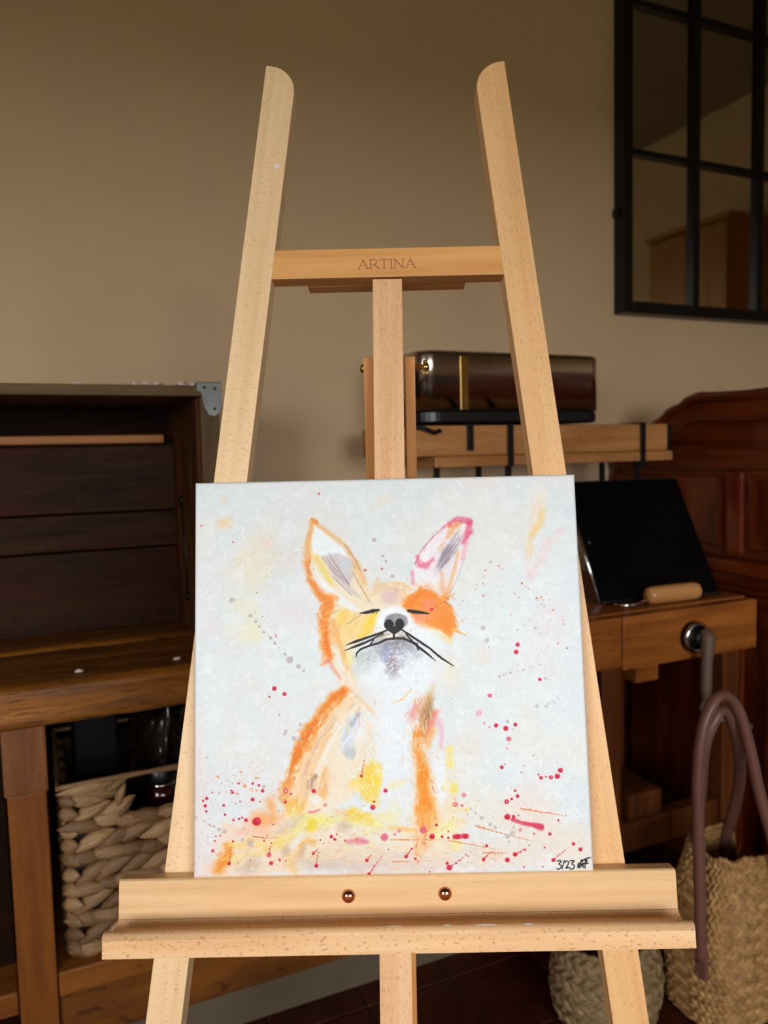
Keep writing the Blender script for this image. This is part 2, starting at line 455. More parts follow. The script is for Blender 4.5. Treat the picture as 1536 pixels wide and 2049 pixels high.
# tray: back board and shaped ledge (profile in depth / height, extruded along the tray)
TU = (-.2745, .281)
tr_prof = [(.0, 0), (-.0005, -.001), (-.0005, -.0345), (-.0035, -.0385), (-.009, -.0405), (-.018, -.0412), (-.031, -.0395), (-.038, -.0378), (-.0412, -.0381),
           (-.0428, -.0395), (-.0432, -.0415)]
bm = bmesh.new()
mi = TU[1]-TU[0]
def tray_mesh(prof, y_off=0, b=.0012):
    me = prism_me([(p, q) for p, q in prof], -mi/2, mi/2, b, 'X'); return me
tray = link('tray_back_board', tray_mesh([(.0185, -.0012), (.0183, 0), (.003, 0), (.0008, -.0012), (0, -.0035), (0, -.0565), (.0185, -.0565)], b=.0008), BEECH_X, easel, el((TU[0]+TU[1])/2, -.1996, 0), (0, radians(-.1), 0))
ledge = link('tray_ledge', tray_mesh([(-.0002, -.0375)]+[(-.0002-.008*(1-cos(t)), -.0375-.0052*sin(t)) for t in np.linspace(.15, pi/2, 7)]+[(-.022, -.0427), (-.0275, -.0405), (-.0315, -.0365), (-.0345, -.0343),
             (-.0375, -.0336), (-.0402, -.0340), (-.0420, -.0354), (-.0428, -.0375), (-.0430, -.0400), (-.0430, -.0560), (-.0002, -.0565)], b=0), BEECH_LIP, easel, el((TU[0]+TU[1])/2, -.1996, 0), (0, radians(-.1), 0))
for p in ledge.data.polygons:
    p.use_smooth = len(p.vertices) == 4 and p.area < .0026
for u, v in ((-.0449, -.2191), (.0512, -.2184)):
    link('rivet', lathe_me([(.0068, 0), (.0066, -.0012), (.0055, -.0030), (.0036, -.0042), (.0015, -.0047), (0.0001, -.0048)], 24, 'Y'), COPPER, easel, el(u, v, 0.0), smooth=True)
# dried white paint on the tray lip and the post
def blot_me(w, h, t, seed, plane='XZ'):
    r = random.Random(seed); bm = bmesh.new(); n = 14
    c = bm.verts.new((0, 0, 0)); ring = []
    for k in range(n):
        a = 2*pi*k/n; q = r.uniform(.6, 1.1)
        ring.append((w*q*cos(a), h*q*sin(a)))
    top = [bm.verts.new((x*.8, -t, z*.8) if plane == 'XZ' else (x*.8, z*.8, t)) for x, z in ring]
    bot = [bm.verts.new((x, 0, z) if plane == 'XZ' else (x, z, 0)) for x, z in ring]
    c.co = (0, -t*1.1, 0) if plane == 'XZ' else (0, 0, t*1.1)
    for k in range(n):
        j = (k+1) % n
        bm.faces.new((c, top[k], top[j])); bm.faces.new((top[k], bot[k], bot[j], top[j]))
    bmesh.ops.recalc_face_normals(bm, faces=bm.faces)
    return mesh_of(bm)
for i, (u, w) in enumerate(((.086, .012), (.127, .006), (.05, .004))):
    link('paint_smear', blot_me(w, .0022, .0004, i, 'XY'), WHITEP2, easel, el(u, -.2332, -.0375), smooth=True)
link('paint_smear', blot_me(.010, .0012, .0003, 9, 'XY'), WHITEP2, easel, el(.0, -.2332, -.0375), smooth=True)
link('paint_smear', blot_me(.004, .0028, .0003, 5), WHITEP2, easel, el(-.1135, .562, DB), smooth=True)

# ================================================================== PAINTING
HG = np.array([0.0013091753, -2.795071e-05, -0.0032897612, -2.5807819e-05, -0.0012918009, 0.41251695, 7.7233035e-06, 6.9197996e-05, 1]).reshape(3, 3)
def q(px, py):
    """measured point on the painting -> canvas raster (col,row)"""
    w = HG @ np.array([px-768, py-1024.5, 1.0]); u, v = w[0]/w[2], w[1]/w[2]
    return ((u+.5)*NP, (.5-v)*NP)
NP = 800
rng = np.random.default_rng(3)
def up(a, n0, n1):
    ny, nx = a.shape
    y = np.linspace(0, ny-1.001, n0); x = np.linspace(0, nx-1.001, n1)
    yi = y.astype(int); xi = x.astype(int); fy = (y-yi)[:, None]; fx = (x-xi)[None, :]
    fy = fy*fy*(3-2*fy); fx = fx*fx*(3-2*fx)
    A = a[yi][:, xi]; B = a[yi][:, xi+1]; Cc = a[yi+1][:, xi]; D = a[yi+1][:, xi+1]
    return (A*(1-fx)+B*fx)*(1-fy)+(Cc*(1-fx)+D*fx)*fy
def fbm(by, bx, octv=4, gain=.55):
    s = np.zeros((NP, NP)); am = 1; tot = 0
    for k in range(octv):
        s += am*up(rng.random((int(by*2**k)+2, int(bx*2**k)+2)), NP, NP); tot += am; am *= gain
    return s/tot
N_MID = fbm(24, 24); N_FINE = fbm(120, 120, 2); N_LOW = fbm(5, 5, 4); N_LOW2 = fbm(4, 4, 4); N_H = fbm(90, 18, 3); N_V = fbm(18, 90, 3); N_LOW3 = fbm(6, 6, 4)
BUF = np.empty((NP, NP, 3)); HGT = np.zeros((NP, NP))
def rgb(c): return np.array(c)/255.0
BUF[:] = rgb((221, 225, 226))
def over(mask, c, sl=None):
    sl = sl or (slice(None), slice(None))
    m = mask[..., None]; BUF[sl] = BUF[sl]*(1-m)+rgb(c)*m
over(np.clip((N_LOW-.52)*6, 0, 1)*.5, (227, 220, 217))
over(np.clip((N_LOW2-.54)*6, 0, 1)*.45, (212, 219, 222))
over(np.clip((N_LOW3-.56)*6, 0, 1)*.4, (229, 224, 212))
over(np.clip((N_MID-.58)*7, 0, 1)*.35, (233, 236, 237))
def region(pts, pad):
    xs = [p[0] for p in pts]; ys = [p[1] for p in pts]
    x0, x1 = max(0, int(min(xs)-pad)), min(NP, int(max(xs)+pad)+2)
    y0, y1 = max(0, int(min(ys)-pad)), min(NP, int(max(ys)+pad)+2)
    if x1 <= x0 or y1 <= y0: return None
    yy, xx = np.mgrid[y0:y1, x0:x1]
    return (slice(y0, y1), slice(x0, x1)), xx+.5, yy+.5
def sm(a, b, x):
    t = np.clip((x-a)/(b-a+1e-9), 0, 1); return t*t*(3-2*t)
TAB = rng.random((256, 256))
def bristle(xx, yy, P):
    best = np.full(xx.shape, 1e9); pe = np.zeros(xx.shape); al = np.zeros(xx.shape); acc = 0.0
    for i in range(len(P)-1):
        (ax, ay), (bx, by) = P[i], P[i+1]; dx, dy = bx-ax, by-ay; L = sqrt(dx*dx+dy*dy)+1e-9
        t = ((xx-ax)*dx+(yy-ay)*dy)/L; tc = np.clip(t, 0, L)
        d = np.hypot(xx-ax-tc*dx/L, yy-ay-tc*dy/L); m = d < best
        best = np.where(m, d, best); pe = np.where(m, ((xx-ax)*dy-(yy-ay)*dx)/L, pe); al = np.where(m, acc+tc, al); acc += L
    u = pe*.55+300; v = al/15+7; ui = np.floor(u).astype(int); vi = np.floor(v).astype(int); fu = u-ui; fv = v-vi
    g = lambda a, b: TAB[a % 256, b % 256]
    return (g(ui, vi)*(1-fu)+g(ui+1, vi)*fu)*(1-fv)+(g(ui, vi+1)*(1-fu)+g(ui+1, vi+1)*fu)*fv
def seg_d(xx, yy, P, W):
    best = np.full(xx.shape, 1e9)
    for i in range(len(P)-1):
        (ax, ay), (bx, by) = P[i], P[i+1]; dx, dy = bx-ax, by-ay; L = dx*dx+dy*dy+1e-9
        t = np.clip(((xx-ax)*dx+(yy-ay)*dy)/L, 0, 1)
        d = np.hypot(xx-ax-t*dx, yy-ay-t*dy)-(W[i]+(W[i+1]-W[i])*t)/2
        best = np.minimum(best, d)
    return best
def stroke(pts, w, c, a=1.0, soft=.4, rag=.5, h=0.0, tex=.35, nz=None):
    P = [q(*p) for p in pts]; W = list(w) if isinstance(w, (list, tuple)) else [w]*len(P)
    if len(W) == 2 and len(P) > 2: W = list(np.linspace(W[0], W[1], len(P)))
    mw = max(W); r = region(P, mw*1.6+4)
    if r is None: return
    sl, xx, yy = r
    d = seg_d(xx, yy, P, W)
    nz = N_MID if nz is None else nz
    d = d+(nz[sl]-.5)*rag*mw+(N_FINE[sl]-.5)*rag*mw*.5
    s = max(.6, soft*mw)
    m = 1-sm(-s, s*.6, d)
    m = m*a*(1-tex+tex*np.clip(N_FINE[sl]*2, 0, 1))
    if mw > 7 and tex > .2:
        br = bristle(xx, yy, P)
        m = m*np.clip(.6+.85*br, 0, 1)
        over(m, c, sl); BUF[sl] *= 1+((br-.5)*.10*np.clip(m, 0, 1))[..., None]; HGT[sl] += m*(br-.5)*.9
    else:
        over(m, c, sl)
    if h: HGT[sl] += m*h
def poly(pts, c, a=1.0, soft=6, rag=10, tex=.3, h=0.0):
    P = [q(*p) for p in pts]; r = region(P, soft*2+rag+4)
    if r is None: return
    sl, xx, yy = r
    d = seg_d(xx, yy, P+[P[0]], [0]*(len(P)+1)); ins = np.zeros(xx.shape, bool)
    for i in range(len(P)):
        (ax, ay), (bx, by) = P[i], P[(i+1) % len(P)]
        cnd = ((ay > yy) != (by > yy)); xs = (bx-ax)*(yy-ay)/(by-ay+1e-12)+ax
        ins ^= cnd & (xx < xs)
    d = np.where(ins, -d, d)+(N_MID[sl]-.5)*rag+(N_FINE[sl]-.5)*rag*.4
    m = (1-sm(-soft, soft, d))*a*(1-tex+tex*np.clip(N_FINE[sl]*2, 0, 1))
    over(m, c, sl)
    if h: HGT[sl] += m*h
def dab(x, y, rx, ry, ang, c, a=1.0, soft=.6, rag=.5, h=0.0, tex=.3):
    cx, cy = q(x, y); mr = max(rx, ry); r = region([(cx, cy)], mr*1.8+3)
    if r is None: return
    sl, xx, yy = r; t = radians(ang); dx, dy = xx-cx, yy-cy
    d = np.hypot((dx*cos(t)+dy*sin(t))/rx, (-dx*sin(t)+dy*cos(t))/ry)
    d = d+(N_MID[sl]-.5)*rag+(N_FINE[sl]-.5)*rag*.6
    m = (1-sm(1-soft, 1+soft*.6, d))*a*(1-tex+tex*np.clip(N_FINE[sl]*2, 0, 1))
    over(m, c, sl)
    if h: HGT[sl] += m*h
def Z(ox, oy, k): return lambda x, y: (ox+x/k, oy+y/k)
z1, z2, z3, z4, z5 = Z(560, 1000, 3.491), Z(380, 1340, 3.657), Z(780, 1340, 3.657), Z(380, 940, 3.657), Z(880, 940, 4.8)
def zs(z, L): return [z(*p) for p in L]
# ---- washes in the white ground
for (x, y, rx, ry, an, c, a) in [(550, 560, 38, 70, 15, (230, 219, 196), .55), (450, 720, 45, 50, 30, (231, 221, 196), .6), (410, 1010, 42, 34, 40, (232, 224, 196), .6),
        (400, 1180, 45, 28, 10, (233, 225, 198), .55), (470, 1200, 20, 22, 0, (232, 222, 190), .5), (255, 385, 18, 13, -15, (238, 205, 160), .75), (258, 218, 10, 9, 0, (228, 216, 190), .5),
        (565, 540, 12, 12, 0, (236, 208, 200), .6), (700, 1050, 50, 40, 30, (226, 216, 218), .6), (1400, 240, 35, 14, -30, (230, 216, 198), .5), (160, 1150, 20, 30, 20, (226, 214, 216), .5), (700, 640, 30, 40, 10, (224, 214, 200), .35)]:
    dab(*z4(x, y), rx, ry, an, c, a, .9, .8)
stroke(zs(z5, [(960, 270), (960, 420), (930, 540), (880, 640), (850, 860)]), [14, 24, 24, 18, 14], (240, 212, 168), .75, .6, .9)
stroke(zs(z5, [(985, 420), (950, 530), (890, 620)]), 14, (238, 200, 130), .75, .7, .8)
stroke(zs(z5, [(930, 300), (900, 480)]), 22, (240, 218, 205), .5, .8, .9)
stroke(zs(z5, [(1150, 610), (1040, 700), (960, 900), (870, 1010)]), [18, 22, 22, 24], (236, 208, 208), .75, .7, .9)
stroke(zs(z5, [(820, 920), (880, 1030)]), 22, (236, 214, 214), .5, .8, .9)
dab(*z5(1060, 1480), 36, 50, 20, (226, 214, 218), .5, .9); dab(*z5(1040, 1900), 24, 40, 0, (222, 212, 214), .4, .9)
dab(*z5(400, 1790), 22, 20, 0, (232, 218, 200), .5, .9); dab(*z5(90, 1950), 26, 34, 0, (236, 222, 196), .5, .9)
dab(*z5(420, 150), 60, 14, 10, (228, 218, 218), .5, .9); dab(*z5(950, 240), 26, 20, 30, (236, 226, 214), .6, .9)
# left pink margin, lower washes
stroke([(388, 1480), (390, 1600), (392, 1750)], [26, 44, 46], (234, 208, 203), .75, .8, .5)
stroke([(400, 1420), (397, 1560)], 24, (230, 214, 212), .5, .9, .5)
for (x, y, rx, ry, an, c, a) in [(900, 1580, 60, 70, 0, (230, 218, 200), .5), (1010, 1620, 80, 36, 5, (231, 219, 200), .55), (1100, 1660, 90, 34, 8, (228, 214, 200), .6),
        (1000, 1710, 200, 28, 0, (229, 211, 194), .65), (800, 1725, 130, 26, 0, (221, 204, 192), .75), (700, 1718, 70, 24, 0, (206, 190, 182), .75), (640, 1700, 70, 30, -20, (222, 200, 176), .6),
        (1060, 1600, 40, 60, 30, (232, 214, 214), .45), (1150, 1690, 50, 40, 0, (228, 218, 206), .6), (480, 1560, 60, 30, 0, (226, 222, 224), .5), (940, 1500, 30, 60, 10, (232, 222, 210), .5)]:
    dab(x, y, rx, ry, an, c, a, .9, .9)
# ---- body
poly([(690, 1382), (730, 1420), (722, 1520), (700, 1600), (640, 1640), (560, 1640), (572, 1580), (600, 1500), (640, 1420)], (241, 220, 190), .75, 10, 22)
poly([(450, 1650), (560, 1625), (600, 1690), (560, 1745), (420, 1750), (430, 1700)], (241, 208, 182), .7, 14, 30)
poly([(820, 1600), (900, 1590), (930, 1660), (880, 1720), (810, 1700)], (241, 218, 184), .55, 14, 30)
poly([(600, 1640), (780, 1630), (830, 1680), (760, 1720), (600, 1735)], (238, 216, 186), .55, 12, 26)
stroke([(700, 1385), (660, 1430), (632, 1490), (610, 1545), (598, 1600)], [30, 40, 46, 50, 50], (240, 196, 148), .8, .6, .7)
stroke([(693, 1378), (655, 1408), (614, 1468), (593, 1510), (576, 1560), (568, 1598)], [18, 24, 24, 22, 26, 26], (236, 152, 72), .95, .35, .6)
stroke([(690, 1380), (668, 1396), (640, 1428)], [16, 16, 10], (234, 128, 26), .9, .4, .6)
stroke([(632, 1444), (612, 1474)], [12, 15], (230, 120, 26), .9, .3, .5)
stroke([(601, 1492), (590, 1520), (580, 1545)], [14, 16, 10], (232, 128, 32), .9, .3, .5)
stroke([(670, 1410), (640, 1450), (615, 1500)], 9, (238, 166, 84), .8, .5, .7)
stroke([(668, 1440), (640, 1480), (620, 1520), (606, 1556)], 8, (222, 184, 166), .7, .6, .8)
stroke([(660, 1470), (636, 1515), (624, 1560)], 12, (240, 188, 128), .7, .6, .8)
stroke([(676, 1452), (650, 1505), (634, 1545)], 12, (238, 234, 228), .75, .5, .8)
stroke([(712, 1388), (740, 1420), (758, 1438)], [9, 7, 5], (240, 196, 142), .75, .5, .8)
stroke([(700, 1372), (716, 1394)], 10, (240, 205, 165), .6, .6, .8)
dab(704, 1464, 22, 44, 18, (232, 236, 240), .9, .5)
stroke([(714, 1432), (700, 1462), (688, 1496)], [18, 30, 22], (190, 198, 210), .85, .5, .8)
stroke([(716, 1430), (702, 1450)], 8, (160, 168, 176), .7, .6); dab(700, 1505, 14, 15, 0, (186, 193, 198), .85, .5)
for i in range(9):
    stroke([(722-i*4, 1440+i*6), (704-i*4, 1460+i*6)], 2.2, (222, 228, 236), .7, .4, .4, .5)
stroke([(742, 1452), (738, 1500), (730, 1530)], [16, 26, 30], (240, 214, 178), .8, .7, .8)
poly([(744, 1518), (762, 1530), (760, 1575), (757, 1614), (735, 1604), (720, 1578), (700, 1566), (716, 1548)], (240, 206, 84), .9, 9, 16)
dab(752, 1556, 14, 30, 5, (242, 208, 60), .8, .7); dab(714, 1572, 20, 12, 0, (242, 216, 140), .7, .8)
dab(790, 1570, 18, 10, -20, (242, 214, 96), .75, .8); stroke([(782, 1574), (800, 1570), (812, 1560)], 6, (240, 200, 90), .6, .7)
stroke([(632, 1552), (624, 1564), (618, 1574)], [6, 15, 7], (160, 130, 116), .9, .5, .8); dab(617, 1570, 8, 9, 0, (196, 150, 120), .6, .8)
stroke([(652, 1540), (650, 1566), (644, 1594)], [14, 18, 18], (240, 176, 110), .85, .5, .8)
stroke([(664, 1510), (656, 1560)], 14, (240, 214, 186), .7, .7, .8)
dab(632, 1600, 14, 9, 0, (236, 232, 228), .9, .5)
stroke([(576, 1600), (580, 1620), (600, 1622)], 26, (242, 186, 108), .85, .6, .8)
dab(594, 1612, 20, 16, 0, (243, 190, 92), .8, .7)
# ---- base of the body: yellows, oranges, taupes
stroke([(540, 1612), (545, 1640)], [26, 30], (242, 168, 96), .9, .6, .8); dab(517, 1640, 22, 20, 0, (244, 172, 110), .85, .7)
stroke([(500, 1640), (478, 1668)], 16, (240, 184, 168), .7, .7); stroke([(488, 1660), (540, 1666)], 20, (240, 190, 160), .6, .8)
stroke([(590, 1630), (640, 1640), (700, 1640), (760, 1650)], [22, 28, 26, 22], (236, 226, 138), .9, .6, .8)
stroke([(700, 1626), (728, 1632)], 22, (240, 202, 60), .95, .6, .8); stroke([(675, 1625), (690, 1630)], 18, (240, 196, 150), .8, .6)
dab(622, 1652, 13, 15, 10, (230, 208, 60), .9, .7); dab(600, 1645, 16, 14, 0, (236, 224, 150), .7, .8)
stroke([(560, 1662), (585, 1650), (600, 1634)], 20, (210, 190, 168), .75, .7); dab(688, 1652, 16, 12, 0, (206, 184, 166), .8, .7)
dab(740, 1640, 16, 14, 0, (240, 216, 120), .7, .8); dab(772, 1632, 20, 12, 0, (238, 222, 160), .7, .8); stroke([(780, 1655), (830, 1660)], 8, (242, 190, 96), .8, .6)
stroke([(560, 1690), (590, 1668), (600, 1660)], 20, (238, 216, 130), .75, .7); dab(560, 1682, 26, 14, -20, (238, 212, 120), .7, .8)
stroke([(458, 1704), (444, 1724), (432, 1742)], [20, 26, 24], (236, 140, 34), .95, .5, .7); stroke([(470, 1690), (500, 1684), (530, 1690)], 22, (240, 206, 116), .85, .7)
dab(455, 1692, 10, 8, 0, (238, 160, 70), .85, .7); stroke([(468, 1722), (500, 1708), (530, 1700)], 20, (230, 206, 120), .75, .8)
dab(500, 1730, 26, 16, -20, (200, 182, 166), .8, .8); stroke([(600, 1690), (615, 1680), (628, 1684)], 14, (240, 176, 78), .85, .6)
stroke([(586, 1740), (582, 1718), (600, 1700)], [30, 26, 16], (242, 190, 116), .8, .7); dab(640, 1728, 50, 16, 0, (206, 190, 178), .7, .9)
dab(500, 1682, 9, 6, 0, (196, 164, 156), .7, .7); dab(478, 1678, 14, 8, 0, (234, 218, 216), .8, .6); dab(572, 1700, 12, 10, -30, (190, 168, 148), .6, .8)
dab(605, 1700, 7, 16, 20, (186, 150, 130), .5, .8); stroke([(400, 1752), (560, 1752), (760, 1746)], 6, (238, 200, 172), .7, .8)
dab(420, 1735, 16, 20, 0, (238, 204, 188), .7, .9)
# ---- white bib
dab(790, 1480, 46, 90, 0, (230, 234, 238), .85, .6, .5, .2); dab(800, 1600, 46, 40, 0, (228, 230, 232), .7, .7); dab(880, 1560, 16, 54, 0, (232, 236, 240), .85, .5)
# ---- right side of body
stroke([(868, 1366), (858, 1392), (850, 1430), (846, 1470)], [8, 20, 24, 12], (204, 158, 92), .95, .4, .5)
stroke([(864, 1400), (854, 1432), (848, 1470)], [8, 22, 10], (150, 124, 98), .85, .5, .6)
stroke([(842, 1392), (832, 1416), (824, 1432)], [10, 20, 22], (236, 146, 134), .9, .6, .7); stroke([(872, 1424), (864, 1446), (850, 1484)], [10, 14, 10], (236, 140, 120), .85, .5, .7)
stroke([(878, 1440), (884, 1470), (882, 1496)], [8, 10, 8], (236, 170, 182), .75, .6); stroke([(866, 1460), (856, 1490)], 14, (242, 178, 110), .85, .6)
stroke([(838, 1460), (836, 1500), (846, 1540), (850, 1590), (854, 1640)], [20, 26, 22, 40, 42], (243, 178, 108), .8, .6, .6)
stroke([(836, 1470), (834, 1502), (846, 1545), (850, 1600), (848, 1636)], [14, 22, 16, 30, 26], (240, 146, 44), .95, .5, .6)
dab(850, 1618, 20, 22, 0, (242, 142, 24), .9, .7); dab(846, 1552, 11, 20, 0, (240, 144, 34), .8, .7)
stroke([(850, 1640), (842, 1680), (834, 1720)], [36, 22, 14], (240, 178, 108), .8, .7, .8); dab(858, 1632, 24, 26, 0, (243, 190, 120), .5, .8)
stroke([(898, 1498), (900, 1530)], [16, 20], (242, 222, 112), .9, .5, .5); dab(908, 1576, 9, 12, 0, (242, 218, 100), .85, .6)
stroke([(893, 1520), (892, 1580)], 8, (240, 214, 170), .6, .7); stroke([(902, 1652), (884, 1660), (870, 1672)], 20, (238, 230, 150), .8, .7)
stroke([(896, 1612), (930, 1620)], 12, (240, 224, 150), .6, .8); dab(912, 1690, 14, 12, 0, (242, 220, 140), .6, .8); dab(790, 1626, 16, 26, 0, (240, 228, 160), .4, .9)
# ---- head: cheeks and forehead
poly(zs(z1, [(230, 150), (440, 320), (550, 470), (620, 640), (800, 580), (900, 600), (930, 700), (840, 760), (700, 800), (660, 920), (540, 1000), (470, 1180), (540, 1320), (420, 1290), (330, 1100), (300, 800), (330, 720), (200, 500), (190, 320)]), (239, 220, 186), .75, 6, 10)
poly(zs(z1, [(390, 770), (560, 800), (690, 790), (660, 900), (560, 960), (440, 1020), (450, 1120), (390, 900)]), (240, 208, 146), .9, 6, 10)
stroke(zs(z1, [(670, 800), (640, 850), (600, 900)]), [14, 24, 14], (246, 214, 52), .95, .5, .5); stroke(zs(z1, [(640, 920), (560, 955)]), [10, 16], (245, 200, 48), .95, .5, .5)
dab(*z1(440, 820), 16, 18, 20, (242, 204, 100), .7, .8); stroke(zs(z1, [(560, 830), (470, 960)]), 14, (241, 212, 150), .6, .7)
dab(*z1(700, 610), 22, 12, -10, (226, 200, 162), .85, .7); stroke(zs(z1, [(600, 680), (700, 640), (760, 640)]), 18, (234, 206, 172), .8, .7)
dab(*z1(770, 680), 22, 20, -20, (222, 192, 190), .9, .6); dab(*z1(810, 640), 12, 12, 0, (220, 188, 184), .8, .7)
stroke(zs(z1, [(800, 585), (860, 590), (910, 620)]), 10, (241, 196, 126), .85, .6); dab(*z1(860, 660), 10, 14, 0, (238, 206, 170), .8, .7)
# left ear
stroke(zs(z1, [(228, 160), (195, 300), (190, 450), (210, 560), (290, 690)]), [13, 15, 16, 16, 18], (234, 176, 116), .95, .35, .4)
stroke(zs(z1, [(190, 440), (205, 560), (290, 670), (345, 740)]), [11, 17, 23, 28], (238, 134, 56), .95, .4, .6)
stroke(zs(z1, [(228, 148), (340, 230), (450, 320), (530, 430), (585, 590)]), [10, 11, 10, 11, 16], (230, 184, 132), .9, .35, .4)
stroke(zs(z1, [(450, 310), (530, 430), (560, 500)]), 2, (160, 126, 96), .7, .4); stroke(zs(z1, [(225, 142), (260, 165)]), 7, (228, 150, 80), .9, .4)
poly(zs(z1, [(245, 185), (340, 260), (450, 350), (480, 420), (380, 400), (240, 390), (220, 300)]), (234, 238, 240), .98, 3, 8, h=.3)
stroke(zs(z1, [(250, 400), (300, 480), (360, 590)]), [12, 18, 14], (236, 210, 116), .9, .5, .6)
poly(zs(z1, [(300, 390), (400, 370), (500, 420), (520, 520), (490, 600), (560, 690), (470, 640), (370, 540)]), (206, 194, 196), .9, 5, 9)
dab(*z1(460, 470), 13, 20, -20, (204, 208, 212), .9, .6); stroke(zs(z1, [(520, 500), (570, 600), (620, 690)]), [14, 18, 14], (238, 212, 168), .85, .5)
stroke(zs(z1, [(222, 470), (280, 560), (360, 650), (440, 720), (545, 775)]), [10, 15, 17, 15, 8], (236, 239, 242), .98, .3, .5, .4)
for L in ([(290, 400), (380, 510), (450, 580)], [(340, 375), (420, 500), (490, 600)], [(370, 540), (440, 610), (505, 675)], [(505, 510), (570, 620), (632, 725)], [(330, 420), (430, 540), (480, 590)], [(450, 560), (490, 610)], [(350, 810), (410, 770)], [(465, 870), (560, 810)]):
    stroke(zs(z1, L), [1.2, 1.6, 1.0][:len(L)] if len(L) > 2 else 1.1, (112, 86, 96), .75, .5, .2, tex=.1)
# left edge of the face with fur
stroke(zs(z1, [(350, 700), (325, 790), (310, 900), (320, 1010), (345, 1110)]), [26, 26, 31, 28, 20], (240, 144, 58), .95, .4, .7)
for i in range(40):
    y = R.uniform(740, 1130); x0 = 345-(35 if 820 < y < 1040 else 18)
    stroke(zs(z1, [(x0+20, y), (x0-R.uniform(8, 46), y+R.uniform(10, 34))]), [4.5, .8], (240, R.randint(140, 178), R.randint(60, 110)), .85, .4, .3)
stroke(zs(z1, [(330, 790), (275, 803)]), [6, 1], (238, 150, 80), .9, .4, .3)
stroke(zs(z1, [(370, 850), (400, 960), (440, 1060), (470, 1180)]), [14, 16, 15, 14], (238, 178, 106), .9, .5, .7)
stroke(zs(z1, [(330, 860), (322, 960), (345, 1080)]), 11, (238, 128, 48), .85, .5, .7)
stroke(zs(z1, [(335, 1120), (380, 1190), (420, 1250)]), [10, 9, 6], (234, 152, 140), .9, .5, .7); stroke(zs(z1, [(360, 1020), (390, 1090), (430, 1180)]), [6, 10, 12], (238, 234, 224), .95, .4, .6)
stroke(zs(z1, [(430, 1180), (480, 1270), (550, 1360)]), [12, 20, 16], (234, 216, 204), .8, .6); stroke(zs(z1, [(470, 1140), (520, 1240)]), 12, (236, 208, 150), .7, .7)
dab(*z1(490, 1110), 13, 14, 0, (234, 226, 150), .7, .8)
# right ear
EARP = [(915, 560), (940, 450), (1010, 320), (1130, 200), (1240, 135), (1325, 150), (1330, 220), (1295, 400), (1250, 520), (1205, 630), (1165, 690), (1080, 640), (930, 610)]
poly(zs(z1, EARP), (236, 226, 228), .95, 3, 5)
stroke(zs(z1, [(1070, 260), (1150, 185), (1240, 140), (1325, 155)]), [4, 9, 14, 14], (226, 106, 136), .95, .35, .5)
stroke(zs(z1, [(1320, 160), (1318, 230), (1280, 300)]), [13, 17, 10], (228, 90, 126), .95, .35, .5); stroke(zs(z1, [(1300, 300), (1270, 420)]), 10, (234, 170, 186), .8, .6)
stroke(zs(z1, [(1080, 250), (1000, 340), (945, 450)]), [3, 3, 4], (180, 110, 140), .85, .4, .4); stroke(zs(z1, [(1180, 190), (1250, 170)]), 10, (236, 130, 90), .9, .5)
stroke(zs(z1, [(1235, 170), (1190, 230), (1150, 290), (1110, 345)]), [12, 17, 12, 6], (236, 166, 104), .9, .5, .8); stroke(zs(z1, [(1280, 190), (1200, 270)]), 14, (236, 230, 224), .9, .5)
stroke(zs(z1, [(965, 400), (985, 450), (1020, 465), (1070, 420)]), [13, 18, 16, 9], (232, 104, 136), .95, .4, .7); dab(*z1(1010, 390), 12, 16, 20, (238, 232, 236), .9, .5)
stroke(zs(z1, [(1240, 240), (1170, 360), (1105, 500)]), [10, 24, 16], (196, 184, 192), .9, .5, .6); stroke(zs(z1, [(1180, 330), (1120, 420)]), 9, (172, 162, 172), .7, .6)
for i in range(18):
    o = -40+80*i/17+R.uniform(-3, 3)
    stroke(zs(z1, [(1258+o*.55, 232+o*.4+R.uniform(0, 40)), (1180+.85*o, 370+.53*o), (1108+o*.5, 500+o*.35+R.uniform(-40, 10))]), [.6, 1.1, .7], (106, 94, 112), .55, .5, .2, tex=.1)
stroke(zs(z1, [(1245, 370), (1220, 480), (1175, 630)]), [8, 10, 10], (236, 190, 146), .95, .4, .6); stroke(zs(z1, [(1210, 400), (1170, 520)]), 9, (224, 222, 226), .9, .5)
stroke(zs(z1, [(1130, 520), (1130, 620), (1150, 660)]), [8, 16, 16], (238, 172, 126), .9, .6); stroke(zs(z1, [(925, 510), (930, 590)]), [7, 10], (228, 146, 170), .9, .5)
dab(*z1(1000, 540), 18, 16, 0, (232, 232, 234), .85, .6); stroke(zs(z1, [(1290, 400), (1250, 520), (1170, 690)]), 1.6, (170, 130, 140), .6, .4)
stroke(zs(z1, [(930, 620), (1010, 590), (1090, 610)]), 14, (238, 222, 206), .85, .6)
# right eye patch
poly(zs(z1, [(850, 745), (890, 680), (980, 620), (1060, 640), (1130, 690), (1180, 740), (1225, 810), (1225, 900), (1190, 945), (1110, 905), (960, 890), (925, 820), (890, 780)]), (241, 150, 64), .97, 4, 12)
stroke(zs(z1, [(900, 720), (980, 660), (1060, 670)]), 22, (240, 138, 42), .85, .6, .7); stroke(zs(z1, [(1130, 830), (1190, 880), (1180, 920)]), 24, (241, 140, 36), .85, .6, .7)
for (x, y, x2, y2) in [(1190, 770, 1252, 822), (1200, 820, 1245, 850), (1200, 860, 1240, 893), (1200, 900, 1300, 948), (1180, 930, 1195, 1000), (1160, 740, 1215, 775), (1150, 700, 1215, 660), (1130, 690, 1190, 640)]:
    stroke(zs(z1, [(x, y), (x2, y2)]), [11, 1.5], (240, 158, 76), .9, .35, .3)
stroke(zs(z1, [(1210, 905), (1298, 946)]), [8, 5], (241, 186, 104), .85, .4, .4)
